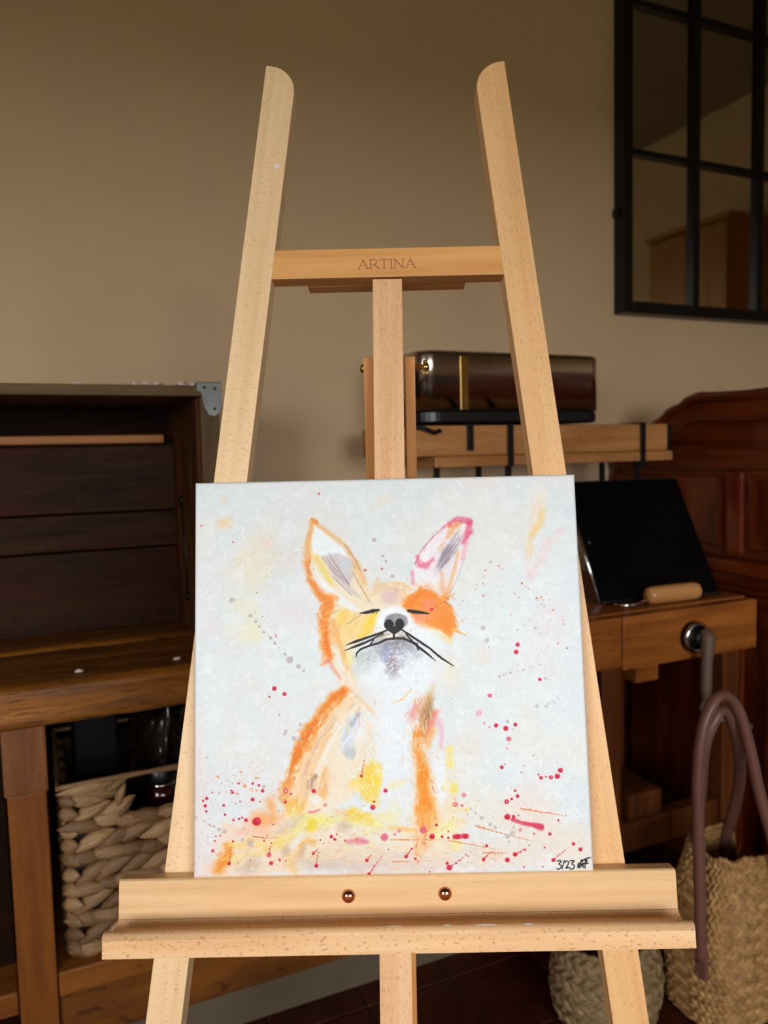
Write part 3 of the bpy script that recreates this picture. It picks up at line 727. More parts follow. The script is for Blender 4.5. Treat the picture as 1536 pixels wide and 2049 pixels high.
dab(*z1(1035, 735), 17, 15, 0, (246, 150, 124), .85, .7); dab(*z1(1000, 815), 22, 9, 10, (245, 160, 120), .8, .7); dab(*z1(950, 830), 9, 12, 0, (240, 150, 130), .6, .8); dab(*z1(1060, 768), 4.4, 3.6, -20, (226, 58, 92), 1, .3, .3)
stroke(zs(z1, [(1060, 920), (1130, 950), (1190, 990)]), 14, (240, 222, 160), .8, .7); stroke(zs(z1, [(1140, 712), (1195, 745)]), 1.4, (120, 70, 60), .7, .4)
# muzzle
dab(*z1(795, 880), 40, 41, 0, (236, 239, 240), 1, .2, .3, .5); dab(*z1(960, 960), 50, 30, 20, (233, 236, 238), .95, .5, .5)
dab(*z1(720, 950), 18, 14, 0, (236, 222, 206), .8, .7); dab(*z1(850, 960), 22, 13, 0, (224, 214, 200), .8, .6); dab(*z1(740, 945), 18, 9, -20, (220, 208, 190), .7, .7)
dab(*z1(810, 852), 25, 17, 0, (146, 146, 150), 1, .18, .15); dab(*z1(830, 830), 14, 8, 0, (164, 164, 168), .7, .7)
# chin
dab(*z1(850, 1220), 84, 62, 0, (229, 233, 237), .95, .45, .5, .2)
for (x, y, rx, ry, an, c, a) in [(720, 1050, 32, 20, -15, (160, 160, 174), .9), (830, 1010, 34, 15, 5, (140, 130, 138), .9), (910, 1050, 26, 16, 25, (178, 180, 188), .85), (600, 1090, 28, 17, -10, (188, 192, 192), .85),
        (760, 1090, 18, 26, 10, (162, 168, 196), .75), (800, 1140, 18, 20, 20, (146, 122, 132), .9), (775, 1195, 16, 14, 0, (164, 160, 172), .85), (560, 1160, 20, 16, 0, (204, 208, 204), .7), (640, 1120, 20, 20, 0, (206, 210, 212), .8), (800, 1230, 14, 9, 0, (184, 182, 190), .7), (870, 1110, 24, 18, 0, (206, 212, 220), .8)]:
    dab(*z1(x, y), rx, ry, an, c, a, .7, .9)
for i in range(46):
    x, y = R.uniform(620, 960), R.uniform(1040, 1200); aa = R.uniform(.4, 1.4)*R.choice((1, -1)); L = R.uniform(14, 46)
    stroke(zs(z1, [(x, y), (x+L*cos(aa), y+L*sin(aa))]), [2.4, 1], (236, 240, 244), R.uniform(.4, .95), .4, .5, .5)
stroke(zs(z1, [(770, 1428), (860, 1392), (920, 1325)]), [1.5, 3.5, 2], (240, 192, 132), .85, .4); stroke(zs(z1, [(940, 1410), (1000, 1380), (1060, 1330)]), 1.8, (238, 214, 180), .6, .5)
# dry-brush pass: short broken strokes of related colours over the animal
def scrub(pts, width, n, cols, ang, al=(.25, .65), ln=(8, 24), w=(1.4, 4.0), h=.35):
    P = [Vector(p) for p in pts]
    for _ in range(n):
        k = R.randrange(len(P)-1); p = P[k].lerp(P[k+1], R.random()); d = (P[k+1]-P[k]).normalized()
        x = p.x-d.y*R.gauss(0, width*.33); y = p.y+d.x*R.gauss(0, width*.33)
        a = (atan2(d.y, d.x) if ang is None else ang)+R.gauss(0, .35); L = R.uniform(*ln)
        stroke([(x, y), (x+L*.5*cos(a)+R.uniform(-1, 1), y+L*.5*sin(a)), (x+L*cos(a), y+L*sin(a))], [w[0], R.uniform(*w), .9], R.choice(cols), R.uniform(*al), .35, .6, h, tex=.19)
TAN, CRM, WHT, ORA, DOR, PEA, YEL, TAU = (222, 170, 112), (240, 222, 190), (236, 239, 240), (238, 150, 62), (228, 118, 28), (240, 196, 150), (240, 206, 80), (204, 186, 170)
scrub([(690, 1382), (614, 1470), (570, 1595)], 30, 130, (ORA, DOR, TAN, PEA), None)
scrub([(705, 1400), (650, 1490), (600, 1600)], 60, 170, (PEA, CRM, WHT, TAN, TAU), None)
scrub([(730, 1440), (730, 1600)], 50, 90, (PEA, CRM, WHT, YEL), 1.3)
scrub([(440, 1730), (560, 1690), (760, 1650)], 80, 260, (YEL, CRM, PEA, TAU, TAN, (234, 224, 150), WHT), -.5)
scrub([(600, 1715), (1000, 1715)], 44, 170, (TAU, CRM, (222, 206, 196), PEA), 0.1)
scrub([(850, 1380), (840, 1480), (852, 1630), (838, 1710)], 34, 150, (ORA, DOR, TAN, PEA, (232, 150, 130)), None)
scrub([(880, 1460), (905, 1640)], 40, 70, (CRM, WHT, YEL, PEA), 1.4)
scrub([(790, 1400), (790, 1620)], 90, 180, (WHT, (226, 232, 238), (238, 232, 224)), 1.2, h=.8)
scrub(zs(z1, [(330, 740), (310, 900), (345, 1110)]), 24, 90, (ORA, DOR, PEA), 2.2, ln=(5, 13))
scrub(zs(z1, [(200, 440), (250, 620), (330, 740)]), 14, 50, (ORA, TAN, DOR), None, ln=(5, 14), w=(1, 2.6))
scrub(zs(z1, [(225, 160), (190, 430)]), 9, 30, (TAN, PEA), None, ln=(6, 14), w=(1, 2.4)); scrub(zs(z1, [(240, 160), (450, 320), (580, 590)]), 9, 50, (TAN, PEA, (214, 176, 130)), None, ln=(6, 14), w=(1, 2.4))
scrub(zs(z1, [(420, 800), (480, 1000)]), 60, 80, (PEA, CRM, TAN, YEL), 2.0, ln=(6, 16)); scrub(zs(z1, [(640, 630), (880, 620)]), 40, 60, (TAN, CRM, PEA, (222, 194, 190)), .2, ln=(6, 16))
scrub(zs(z1, [(900, 720), (1060, 680), (1190, 860)]), 52, 120, (ORA, DOR, (244, 158, 80), (242, 140, 110)), None, ln=(6, 16)); scrub(zs(z1, [(240, 260), (420, 380)]), 34, 40, (WHT, (226, 232, 236)), .8, ln=(5, 12), h=.9)
scrub(zs(z1, [(960, 400), (1080, 250), (1250, 160)]), 20, 40, (WHT, (234, 190, 200), (230, 130, 150)), None, ln=(5, 12), w=(1, 2.6)); scrub(zs(z1, [(560, 1130), (760, 1060), (960, 1060)]), 40, 90, ((176, 180, 190), (200, 206, 212), (150, 146, 158), WHT), -.5, ln=(6, 16))
scrub(zs(z1, [(640, 1180), (860, 1260), (1060, 1100)]), 90, 130, (WHT, (222, 228, 234)), -.6, ln=(8, 20), h=.8)
# black drawing: eyes, nose, mouth, whiskers
K = (36, 33, 38)
kw = dict(soft=.12, rag=.18, tex=.03)
_st = stroke
def inks(pts, w, c, a, **k): _st(pts, [x*1.22 for x in w] if isinstance(w, (list, tuple)) else w*1.22, c, a, **k)
inks(zs(z1, [(552, 797), (600, 790), (650, 778), (688, 774)]), [1.5, 5, 6.5, 4.5], K, 1, **kw); inks(zs(z1, [(896, 778), (950, 786), (1000, 792), (1046, 800)]), [4.5, 6.5, 5, 1.5], K, 1, **kw)
for x in range(580, 680, 16): inks(zs(z1, [(x, 790), (x-3, 798)]), 1.6, K, .9, **kw)
for x in range(920, 1040, 16): inks(zs(z1, [(x, 788), (x+2, 798)]), 1.6, K, .9, **kw)
dab(*z1(760, 872), 10.5, 10.5, 0, K, 1, .12, .12, .3, .05); dab(*z1(836, 868), 9.5, 10.5, 0, K, 1, .12, .12, .3, .05)
poly(zs(z1, [(730, 885), (865, 882), (845, 910), (797, 945), (750, 910)]), K, 1, 1, 1.5, .05); inks(zs(z1, [(795, 930), (795, 972)]), 4, K, 1, **kw)
inks(zs(z1, [(800, 968), (740, 975), (690, 1000), (620, 1020), (560, 1045), (535, 1070), (532, 1095)]), [4.5, 4, 4, 4, 4, 3.5, 2], K, 1, **kw)
inks(zs(z1, [(795, 968), (860, 968), (910, 990), (955, 1010), (968, 1050)]), [4, 3.6, 4, 5, 2.5], K, 1, **kw)
inks(zs(z1, [(752, 908), (690, 935), (600, 965), (520, 992), (452, 1018)]), [3, 4.5, 4.5, 5, 1.2], K, 1, **kw)
inks(zs(z1, [(720, 935), (660, 965), (600, 995), (530, 1022), (450, 1053)]), [2.5, 3.5, 4.5, 4.5, 1.2], K, 1, **kw); inks(zs(z1, [(660, 965), (625, 1020)]), 3, K, .9, **kw)
inks(zs(z1, [(850, 906), (900, 940), (960, 980), (1050, 1040), (1130, 1110), (1212, 1162)]), [2.6, 3.6, 4.2, 3.6, 3.4, 1.5], K, 1, **kw)
inks(zs(z1, [(880, 940), (920, 985), (970, 1030), (1030, 1075), (1087, 1125)]), [2.4, 3.4, 4.2, 4, 1.4], K, 1, **kw)
for i in range(40):
    x, y = R.uniform(660, 960), R.uniform(890, 960)
    if 740 < x < 850: continue
    dab(*z1(x, y), .8, .8, 0, (90, 70, 66), .8, .4, .1)
for L in ([(660, 985), (740, 930)], [(650, 1000), (720, 960)], [(830, 930), (900, 985)], [(860, 950), (930, 1000)], [(690, 960), (770, 935)], [(840, 955), (870, 990)]):
    stroke(zs(z1, L), 1.2, (80, 66, 62), .8, .5, .3)
# ---- splashes
RED, PNK, GRY, ORG = (206, 34, 70), (226, 112, 138), (190, 181, 179), (222, 128, 62)
def drops(z, k, L, c, a=1.0, ring=False):
    for d in L:
        x, y, r = d[:3]; px = z(x, y)
        dab(px[0], px[1], max(r/k, .9), max(r/k*.95, .9), 0, c, a, .25, .35, 1.0, .15)
        if r/k > 3.2 and c == RED:
            dab(px[0]+r/k*.25, px[1]-r/k*.3, r/k*.3, r/k*.25, 0, (236, 110, 140), .7, .5, .2)
            dab(px[0]-r/k*.2, px[1]+r/k*.3, r/k*.5, r/k*.4, 0, (178, 20, 52), .5, .6, .2)
drops(z2, 3.657, [(617, 137, 18), (690, 178, 17), (310, 890, 17), (457, 830, 11), (503, 843, 11), (530, 884, 14), (457, 947, 15), (247, 990, 10), (123, 938, 13), (96, 957, 9), (111, 993, 13), (119, 1034, 9), (355, 830, 8), (164, 895, 6),
    (215, 900, 5), (257, 1058, 9), (319, 1097, 9), (357, 1089, 9), (380, 1080, 8), (408, 1098, 15), (485, 1108, 34), (167, 1320, 11), (182, 1247, 7), (190, 1213, 6), (222, 1210, 6), (287, 1412, 13), (315, 1250, 8), (592, 1411, 14),
    (593, 1262, 7), (541, 1245, 8), (697, 965, 12), (738, 905, 9), (906, 885, 16), (925, 1430, 17), (902, 1340, 12), (955, 1240, 8), (1035, 1215, 14), (1060, 1235, 12), (1430, 882, 17), (1252, 775, 13), (1345, 965, 9), (1336, 1005, 20),
    (1292, 1390, 13), (1308, 1490, 13), (1450, 1310, 6), (608, 1130, 6), (650, 1035, 5), (512, 962, 6), (580, 198, 8), (30, 1412, 5), (565, 1210, 5), (700, 1392, 6), (655, 1385, 9), (335, 975, 5), (365, 962, 6), (440, 1390, 5), (980, 1265, 5), (1075, 1200, 7), (1130, 1245, 7)], RED)
drops(z3, 3.657, [(1097, 73, 12), (776, 405, 17), (847, 428, 19), (918, 400, 15), (818, 712, 15), (1105, 790, 15), (1087, 765, 8), (1140, 782, 7), (1175, 787, 16), (1222, 778, 20), (1245, 735, 19), (852, 963, 18), (890, 943, 11), (933, 924, 15),
    (915, 884, 10), (858, 1075, 22), (903, 1075, 14), (940, 1065, 6), (1167, 1197, 13), (1230, 1100, 9), (310, 1215, 20), (340, 1135, 11), (425, 1178, 7), (383, 1217, 11), (424, 1225, 10), (490, 1217, 20), (550, 1213, 18), (118, 1362, 15),
    (185, 1378, 11), (160, 1305, 8), (432, 1445, 20), (415, 1412, 12), (555, 1345, 5), (683, 1385, 13), (707, 1284, 11), (858, 1387, 18), (915, 1346, 17), (988, 1313, 9), (1192, 1388, 16), (1340, 1270, 13), (1392, 1311, 15), (1131, 1297, 8),
    (980, 1440, 7), (1120, 1437, 7), (290, 1475, 7), (1050, 627, 5), (985, 700, 5), (961, 750, 6), (1055, 1195, 7), (1018, 1280, 5), (570, 1358, 6), (513, 1392, 6), (488, 1412, 5), (250, 1265, 6)], RED)
drops(z5, 4.8, [(747, 1680, 22), (732, 1750, 25), (955, 2010, 14)], (218, 54, 92)); drops(z2, 3.657, [(576, 1350, 20), (1420, 1220, 30), (700, 885, 20), (990, 988, 15)], (214, 96, 120), .8); drops(z3, 3.657, [(730, 190, 19), (870, 505, 18), (478, 985, 20), (538, 915, 17), (525, 992, 11), (245, 1170, 26), (955, 1168, 14), (65, 1175, 13), (35, 1200, 11), (690, 390, 8), (727, 418, 7)], (222, 100, 124), .85)
drops(z3, 3.657, [(652, 318, 24), (860, 575, 12), (476, 945, 9)], (234, 170, 190), .8)
for z, L in ((z2, [(700, 885, 9), (990, 988, 8)]), (z3, [(478, 985, 9), (538, 915, 8), (955, 1168, 7), (65, 1175, 7), (35, 1200, 5), (852, 963, 6), (1175, 787, 6)]), ): drops(z, 3.657, L, (238, 196, 190), .8)
stroke(zs(z3, [(895, 1095), (930, 1110), (985, 1125), (1040, 1132), (1110, 1150)]), [6, 5, 7, 8, 11], (212, 44, 80), .95, .3, .5, .8); stroke(zs(z3, [(470, 1218), (560, 1213)]), 9, RED, .9, .3, .4)
stroke(zs(z2, [(1150, 1250), (1220, 1248), (1290, 1258)]), [5, 13, 6], (222, 96, 120), .8, .6, .7); stroke(zs(z2, [(870, 1038), (905, 1040), (950, 1022)]), [7, 6, 4], (224, 104, 124), .8, .5, .6)
def trail(z, a, b, c, n, r, w=1.3):
    stroke(zs(z, [a, b]), [w*1.6, w*.4], c, .75, .4, .4)
    for i in range(n):
        t = (i+1)/(n+1); p = z(a[0]+(b[0]-a[0])*t+R.uniform(-5, 5), a[1]+(b[1]-a[1])*t+R.uniform(-5, 5)); dab(p[0], p[1], r, r, 0, c, .95, .3, .2, .6)
for a, b in (((287, 1412), (305, 1290)), ((576, 1350), (588, 1270)), ((925, 1430), (942, 1310)), ((1292, 1390), (1330, 1340)), ((1308, 1490), (1410, 1350)), ((1252, 775), (1278, 640)), ((902, 1340), (940, 1300))): trail(z2, a, b, RED, 4, 1.2)
for a, b in (((432, 1445), (570, 1340)), ((683, 1385), (740, 1320)), ((915, 1346), (985, 1310)), ((1192, 1388), (1295, 1305)), ((118, 1362), (160, 1300))): trail(z3, a, b, RED, 5, 1.4)
for a, b, n in (((420, 1245), (770, 1307), 3), ((620, 1140), (1040, 1250), 12), ((955, 1015), (1300, 1072), 16), ((680, 1335), (860, 1340), 4), ((0, 1240), (400, 1240), 2), ((20, 1402), (310, 1393), 2)): trail(z3, a, b, ORG, n, 1.5, 1.6)
stroke(zs(z2, [(460, 1215), (560, 1228), (650, 1222)]), [3, 1.5, 1], (190, 70, 50), .8, .4)
drops(z4, 3.657, [(312, 955, 23), (442, 1070, 16), (480, 1112, 14), (508, 1145, 12), (540, 1186, 12), (588, 1230, 15), (620, 1268, 14), (648, 1298, 7), (695, 1348, 11), (732, 1390, 27), (795, 1438, 18), (834, 1467, 10), (1347, 515, 18), (1410, 634, 12), (1434, 672, 12), (1480, 780, 16)], GRY, .95)
drops(z5, 4.8, [(413, 1520, 26), (452, 1638, 26), (465, 1700, 11), (747, 1537, 13), (916, 1523, 15), (817, 1492, 8), (572, 1985, 13), (610, 1970, 9), (640, 1955, 10), (680, 1950, 12), (750, 1935, 7), (803, 1920, 13), (875, 1895, 9), (960, 1872, 8), (960, 1575, 10), (1020, 1570, 7), (858, 1443, 8)], (194, 188, 186), .9)
drops(z2, 3.657, [(653, 330, 12), (808, 400, 12), (700, 445, 13), (694, 468, 12), (760, 497, 17), (800, 505, 14), (45, 1080, 13), (105, 1105, 10), (145, 1130, 11), (175, 1143, 12), (215, 1165, 13), (255, 1180, 15), (835, 8, 9), (540, 850, 13), (440, 1270, 24), (380, 1240, 14), (125, 640, 9)], (196, 182, 180), .85)
drops(z3, 3.657, [(1075, 268, 13), (1140, 268, 11), (1160, 252, 7), (1185, 235, 6), (860, 380, 12), (840, 690, 12), (895, 1190, 18), (860, 1215, 20), (870, 1255, 10), (668, 1080, 16), (625, 1045, 10), (590, 1015, 10), (735, 1130, 15), (770, 1150, 14), (900, 435, 9), (800, 48, 10), (840, 40, 7), (880, 25, 8), (1135, 65, 13), (905, 1150, 10)], (192, 184, 178), .85)
drops(z4, 3.657, [(945, 180, 9), (318, 530, 7), (1282, 737, 10), (1405, 727, 9), (530, 1077, 5), (475, 1047, 4), (488, 900, 5), (710, 865, 4), (875, 677, 7)], (214, 98, 58)); drops(z4, 3.657, [(628, 1212, 10), (634, 1225, 7), (85, 410, 8)], (226, 130, 150), .9)
drops(z5, 4.8, [(487, 890, 11), (567, 930, 9), (597, 952, 6), (788, 1096, 12), (930, 1237, 10), (970, 1230, 10), (992, 1255, 6), (1087, 1353, 9), (1183, 1483, 8), (1183, 1450, 8), (1220, 1715, 10), (1130, 1668, 9), (718, 1195, 7), (758, 1230, 7), (980, 1295, 6), (1000, 1315, 7), (1043, 1253, 7), (1055, 1362, 6)], (214, 122, 66))
drops(z5, 4.8, [(437, 970, 10), (415, 1098, 9), (415, 1215, 12), (352, 1105, 7), (345, 1150, 7), (686, 1395, 9), (850, 1145, 8), (820, 1122, 7)], (224, 122, 150), .9)
for i in range(80): p = z2(R.gauss(330, 130), R.gauss(840, 90)); dab(p[0], p[1], R.uniform(.6, 1.4), R.uniform(.6, 1.2), 0, R.choice((ORG, (200, 90, 80), (214, 150, 90))), .85, .4, .2)
for (x, y, r) in ((400, 850, 14), (450, 870, 12), (485, 880, 11), (480, 790, 11), (500, 790, 8), (345, 905, 10), (368, 745, 10), (205, 780, 12), (310, 825, 7)): dab(*z2(x, y), r/3.657, r/4.4, 15, (224, 150, 96), .85, .4, .7)
for i in range(70): p = z4(R.gauss(600, 120), R.gauss(680, 120)); dab(p[0], p[1], .8, .8, 0, R.choice(((190, 150, 130), (200, 130, 120), (170, 160, 150))), .7, .4, .1)
for i in range(260):
    p = (R.uniform(900, 1180), R.uniform(1150, 1740)); dab(p[0], p[1], R.uniform(.6, 1.5), R.uniform(.6, 1.5), 0, R.choice((GRY, (180, 172, 170), (200, 150, 140), (190, 120, 110), GRY)), .7, .4, .1)
for i in range(220):
    p = (R.uniform(395, 1170), R.uniform(1600, 1740)); dab(p[0], p[1], R.uniform(.6, 1.3), R.uniform(.6, 1.3), 0, R.choice(((200, 60, 70), (214, 110, 70), (170, 150, 140), (206, 150, 110))), .8, .4, .1)
# ---- thick white paint: short ridges of relief
for i in range(620):
    x, y = R.uniform(400, 1170), R.uniform(970, 1600)
    if 590 < x < 930 and y > 1050: continue
    a = R.gauss(-.9, .6); L = R.uniform(6, 26)
    P = [(x, y), (x+L*.5*cos(a)+R.uniform(-3, 3), y+L*.5*sin(a)+R.uniform(-3, 3)), (x+L*cos(a), y+L*sin(a))]
    stroke(P, [1.2, R.uniform(2, 6), 1.2], (233, 237, 238), R.uniform(.3, .95), .35, .4, R.uniform(.8, 3.0))
for i in range(120):
    x, y = R.uniform(690, 840), R.uniform(1330, 1600); a = R.gauss(-1.0, .5); L = R.uniform(8, 26)
    stroke([(x, y), (x+L*cos(a), y+L*sin(a))], [2.4, 1.2], (234, 238, 241), R.uniform(.2, .6), .4, .4, .6)
_bw = rgb((221, 225, 226)); _df = BUF-_bw; BUF = np.clip(_bw+_df*np.where(_df < 0, 1.13, 1.0), .02, 1)
BUF *= (1+(N_FINE[..., None]-.5)*.035+(N_H[..., None]-.5)*.02)
np.clip(BUF, 0, 1, out=BUF)
HGT += (N_FINE-.5)*.9+(N_MID-.5)*1.6+(N_H-.5)*.6

def build_canvas():
    S, DEP, RAD = .2, .018, .0032
    inner = np.linspace(-S+RAD, S-RAD, NP-8)
    th = np.linspace(0, pi/2, 5)[1:]
    side = np.array([RAD+.004, RAD+.009, DEP])
    ext_x = S-RAD+RAD*np.sin(th); ext_d = RAD-RAD*np.cos(th)
    xs = np.concatenate([np.full(3, -S), -ext_x[::-1], inner, ext_x, np.full(3, S)])
    ds = np.concatenate([side[::-1], ext_d[::-1], np.zeros(NP-8), ext_d, side])
    n = len(xs)
    X, Zz = np.meshgrid(xs, -xs)                     # rows run from the top down
    Dx, Dz = np.meshgrid(ds, ds)
    D = np.maximum(Dx, Dz)
    idx = np.clip(((xs/S)*.5+.5)*NP, 0, NP-1).astype(int)
    H = HGT[idx][:, idx]*.00032*(D < 1e-6)
    V = np.stack([X, D-H, Zz+S], -1).reshape(-1, 3)
    r = np.arange(n-1); i0 = (r[:, None]*n+r[None, :]).ravel()
    Fq = np.stack([i0, i0+n, i0+n+1, i0+1], 1)
    me = bpy.data.meshes.new('canvas')
    me.vertices.add(len(V)); me.vertices.foreach_set('co', V.astype(np.float32).ravel())
    me.loops.add(Fq.size); me.loops.foreach_set('vertex_index', Fq.astype(np.int32).ravel())
    me.polygons.add(len(Fq)); me.polygons.foreach_set('loop_start', np.arange(0, Fq.size, 4, dtype=np.int32))
    me.update(calc_edges=True); me.validate()
    c = BUF[idx][:, idx]
    lin = np.where(c <= .04045, c/12.92, ((c+.055)/1.055)**2.4)
    at = me.color_attributes.new('paint', 'FLOAT_COLOR', 'POINT')
    at.data.foreach_set('color', np.concatenate([lin, np.ones(lin.shape[:2]+(1,))], -1).astype(np.float32).ravel())
    me.polygons.foreach_set('use_smooth', [True]*len(Fq))
    return me
t = NT('acrylic_paint_on_canvas')
at = t.n('ShaderNodeAttribute', attribute_name='paint')
t.l(at.outputs['Color'], t.b.inputs['Base Color'])
t.b.inputs['Roughness'].default_value = .5; t.b.inputs['Specular IOR Level'].default_value = .35
_tc = t.n('ShaderNodeTexCoord')
_w1 = t.n('ShaderNodeTexWave', bands_direction='X'); _w1.inputs['Scale'].default_value = 260; _w1.inputs['Distortion'].default_value = 1.5
_w2 = t.n('ShaderNodeTexWave', bands_direction='Z'); _w2.inputs['Scale'].default_value = 260; _w2.inputs['Distortion'].default_value = 1.5
t.l(_tc.outputs['Object'], _w1.inputs[0]); t.l(_tc.outputs['Object'], _w2.inputs[0])
_ad = t.n('ShaderNodeMath', operation='ADD'); t.l(_w1.outputs['Fac'], _ad.inputs[0]); t.l(_w2.outputs['Fac'], _ad.inputs[1])
t.bump(_ad.outputs[0], .12, .0006)
PAINT = t.m
painting = empty('painting', EO-_ey*.2, 'square fox painting with orange splashes on white canvas, resting on the easel', 'painting', EROT)
canvas = link('canvas', build_canvas(), PAINT, painting)
for nm, q4 in (('stretcher_bar', (-.1995, .1995, .004, .036)), ('stretcher_bar', (-.1995, .1995, .364, .3965)), ('stretcher_bar', (-.1995, -.165, .036, .364)), ('stretcher_bar', (.165, .1995, .036, .364))):
    link(nm, box_me(q4[0], q4[1], .004, .0172, q4[2], q4[3], .001), BEECH_ORANGE, painting)
bm = bmesh.new()
def cv(x, y):
    c, r = q(*z3(x, y)); return ((c/NP-.5)*.4, (1-r/NP)*.4)
def ink(L, w=.0011):
    P = [cv(*p) for p in L]
    # smooth the pen line
    Q = []
    for i in range(len(P)-1):
        p0, p1, p2, p3 = [Vector(P[max(0, min(len(P)-1, k))]) for k in (i-1, i, i+1, i+2)]
        for s in range(5):
            u = s/5; Q.append(.5*((2*p1)+(p2-p0)*u+(2*p0-5*p1+4*p2-p3)*u*u+(3*p1-p0-3*p2+p3)*u**3))
    Q.append(Vector(P[-1])); ribbon_bm(bm, [(v.x, v.y) for v in Q], w, -.0004)
ink([(1218, 1398), (1238, 1393), (1250, 1400), (1234, 1418), (1252, 1430), (1244, 1448), (1230, 1456), (1215, 1449)])
ink([(1274, 1390), (1256, 1456)])
ink([(1278, 1408), (1290, 1396), (1304, 1402), (1300, 1424), (1284, 1450), (1298, 1444), (1314, 1447)])
ink([(1314, 1398), (1334, 1392), (1346, 1399), (1328, 1416), (1348, 1430), (1340, 1450), (1322, 1455), (1312, 1448)])
ink([(1372, 1448), (1388, 1416), (1402, 1386), (1408, 1412), (1412, 1446)])
ink([(1390, 1446), (1374, 1436), (1376, 1418), (1392, 1412), (1402, 1426), (1392, 1440), (1378, 1432), (1400, 1422), (1432, 1410)])
ink([(1398, 1400), (1420, 1386), (1440, 1392), (1432, 1404), (1424, 1384), (1446, 1376), (1466, 1372)])
ink([(1430, 1388), (1426, 1420), (1424, 1450)]); ink([(1424, 1418), (1440, 1414), (1452, 1412)])
link('signature', mesh_of(bm), INK, painting, label='small black handwritten date and initials 3/23 AF')

# ================================================================== LEFT DESK
def rough_slab(x0, x1, y0, y1, z0, z1, nx, ny, nz, amp, seed, b=.004):
    """box with slightly uneven, worn faces"""
    me = box_me(x0, x1, y0, y1, z0, z1)
    bm = bmesh.new(); bm.from_mesh(me)
    for ax, n in ((0, nx), (1, ny), (2, nz)):
        es = [e for e in bm.edges if abs((e.verts[0].co-e.verts[1].co)[ax]) > 1e-6 and abs((e.verts[0].co-e.verts[1].co).length-abs((e.verts[0].co-e.verts[1].co)[ax])) < 1e-6]
        if n > 1: bmesh.ops.subdivide_edges(bm, edges=es, cuts=n-1, use_grid_fill=True)
    from mathutils import noise as mn
    for v in bm.verts:
        p = v.co
        on = sum((abs(p.x-x0) < 1e-6 or abs(p.x-x1) < 1e-6, abs(p.y-y0) < 1e-6 or abs(p.y-y1) < 1e-6, abs(p.z-z0) < 1e-6 or abs(p.z-z1) < 1e-6))
        nz_ = mn.noise(Vector((p.x*9, p.y*30, p.z*40))+Vector((seed, 0, 0))); n2 = mn.noise(Vector((p.x*40, p.y*60, p.z*60))+Vector((seed, 5, 0)))
        k = amp*(nz_+.5*n2)
        if on >= 2: k = -abs(k)*1.6-b
        cx, cy, cz = (x0+x1)/2, (y0+y1)/2, (z0+z1)/2
        if abs(p.y-y0) < 1e-6: v.co.y -= k
        if abs(p.z-z1) < 1e-6: v.co.z += k*.6
        if abs(p.z-z0) < 1e-6: v.co.z -= k*.6
    bmesh.ops.recalc_face_normals(bm, faces=bm.faces)
    m2 = mesh_of(bm); m2.polygons.foreach_set('use_smooth', [True]*len(m2.polygons)); return m2
desk = empty('desk', (0, 1.6, 0), 'rustic weathered wooden desk with thick worn top below the dark trunk', 'desk')
def db(nm, x0, x1, y0, y1, z0, z1, mat, b=.003, **k): return box(nm, x0, x1, y0, y1, z0, z1, mat, desk, b, **k)
link('desk_top', rough_slab(-.9, .77, -.23, .02, -.036, .036, 170, 14, 8, .0016, 3), DESKW, desk, (0, 0, .744))
link('desk_top_plank', rough_slab(-.9, .77, .022, .27, -.036, .036, 100, 8, 3, .0012, 8), DESKW, desk, (0, 0, .744))
lb = db('leg_block', -.078, -.009, 1.398, 1.47, .588, .7075, BLOCKW, .005)
for x0, x1 in ((-.074, -.013), (.695, .755), (-.88, -.82)):
    fy = 1.405 if x0 < .5 else 1.60
    db('leg', x0, x1, fy, fy+.057, 0, .588 if x0 < 0 and x0 > -.1 else .7075, LEGW, .003)
for x0, x1 in ((.695, .755), (-.88, -.82), (-.074, -.013)): db('leg', x0, x1, 1.80, 1.86, 0, .7075, LEGW, .003)
db('shelf', -.011, .694, 1.40, 1.855, .217, .262, SHELFW, .004)
db('apron', -.011, .80, 1.415, 1.435, .118, .2165, APRONW, .002)
db('plinth', -.011, .86, 1.476, 1.492, 0, .117, PLINTH, .002)
db('left_shelf', -.82, -.076, 1.41, 1.855, .20, .242, SHELFW, .004)
db('back_panel', -.82, .693, 1.862, 1.876, .10, .705, DARKW, .001)  # near-black tone carries the shade behind the basket
db('side_panel', -.077, -.06, 1.47, 1.795, .262, .7, DARKW, .001)
db('left_door', -.80, -.08, 1.49, 1.51, .245, .70, DARKW, .002)

# ================================================================== TRUNK on the desk
trunk = empty('trunk', (-.1, 1.6, .7815), 'old dark wooden trunk standing open on the weathered desk', 'trunk')
def tb(nm, x0, x1, y0, y1, z0, z1, mat, b=.002, **k): return box(nm, x0, x1, y0, y1, z0, z1, mat, trunk, b, **k)
tb('top_panel', -.62, .325, 1.47, 1.865, 1.264, 1.284, TRUNKW, .003)
tb('side_panel', .288, .323, 1.472, 1.865, .7815, 1.2635, TRUNKV, .003)
tb('side_panel', -.618, -.585, 1.472, 1.865, .7815, 1.2635, TRUNKV, .003)
tb('back_panel', -.585, .288, 1.845, 1.864, .7815, 1.2635, DARKW, .001)
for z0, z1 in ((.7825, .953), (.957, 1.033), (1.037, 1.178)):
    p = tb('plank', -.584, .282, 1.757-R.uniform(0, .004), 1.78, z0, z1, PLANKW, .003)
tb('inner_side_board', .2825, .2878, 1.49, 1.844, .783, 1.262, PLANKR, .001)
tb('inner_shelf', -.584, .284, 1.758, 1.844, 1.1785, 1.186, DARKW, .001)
tb('batten', -.584, .258, 1.738, 1.7575, 1.183, 1.201, BATTENW, .003)
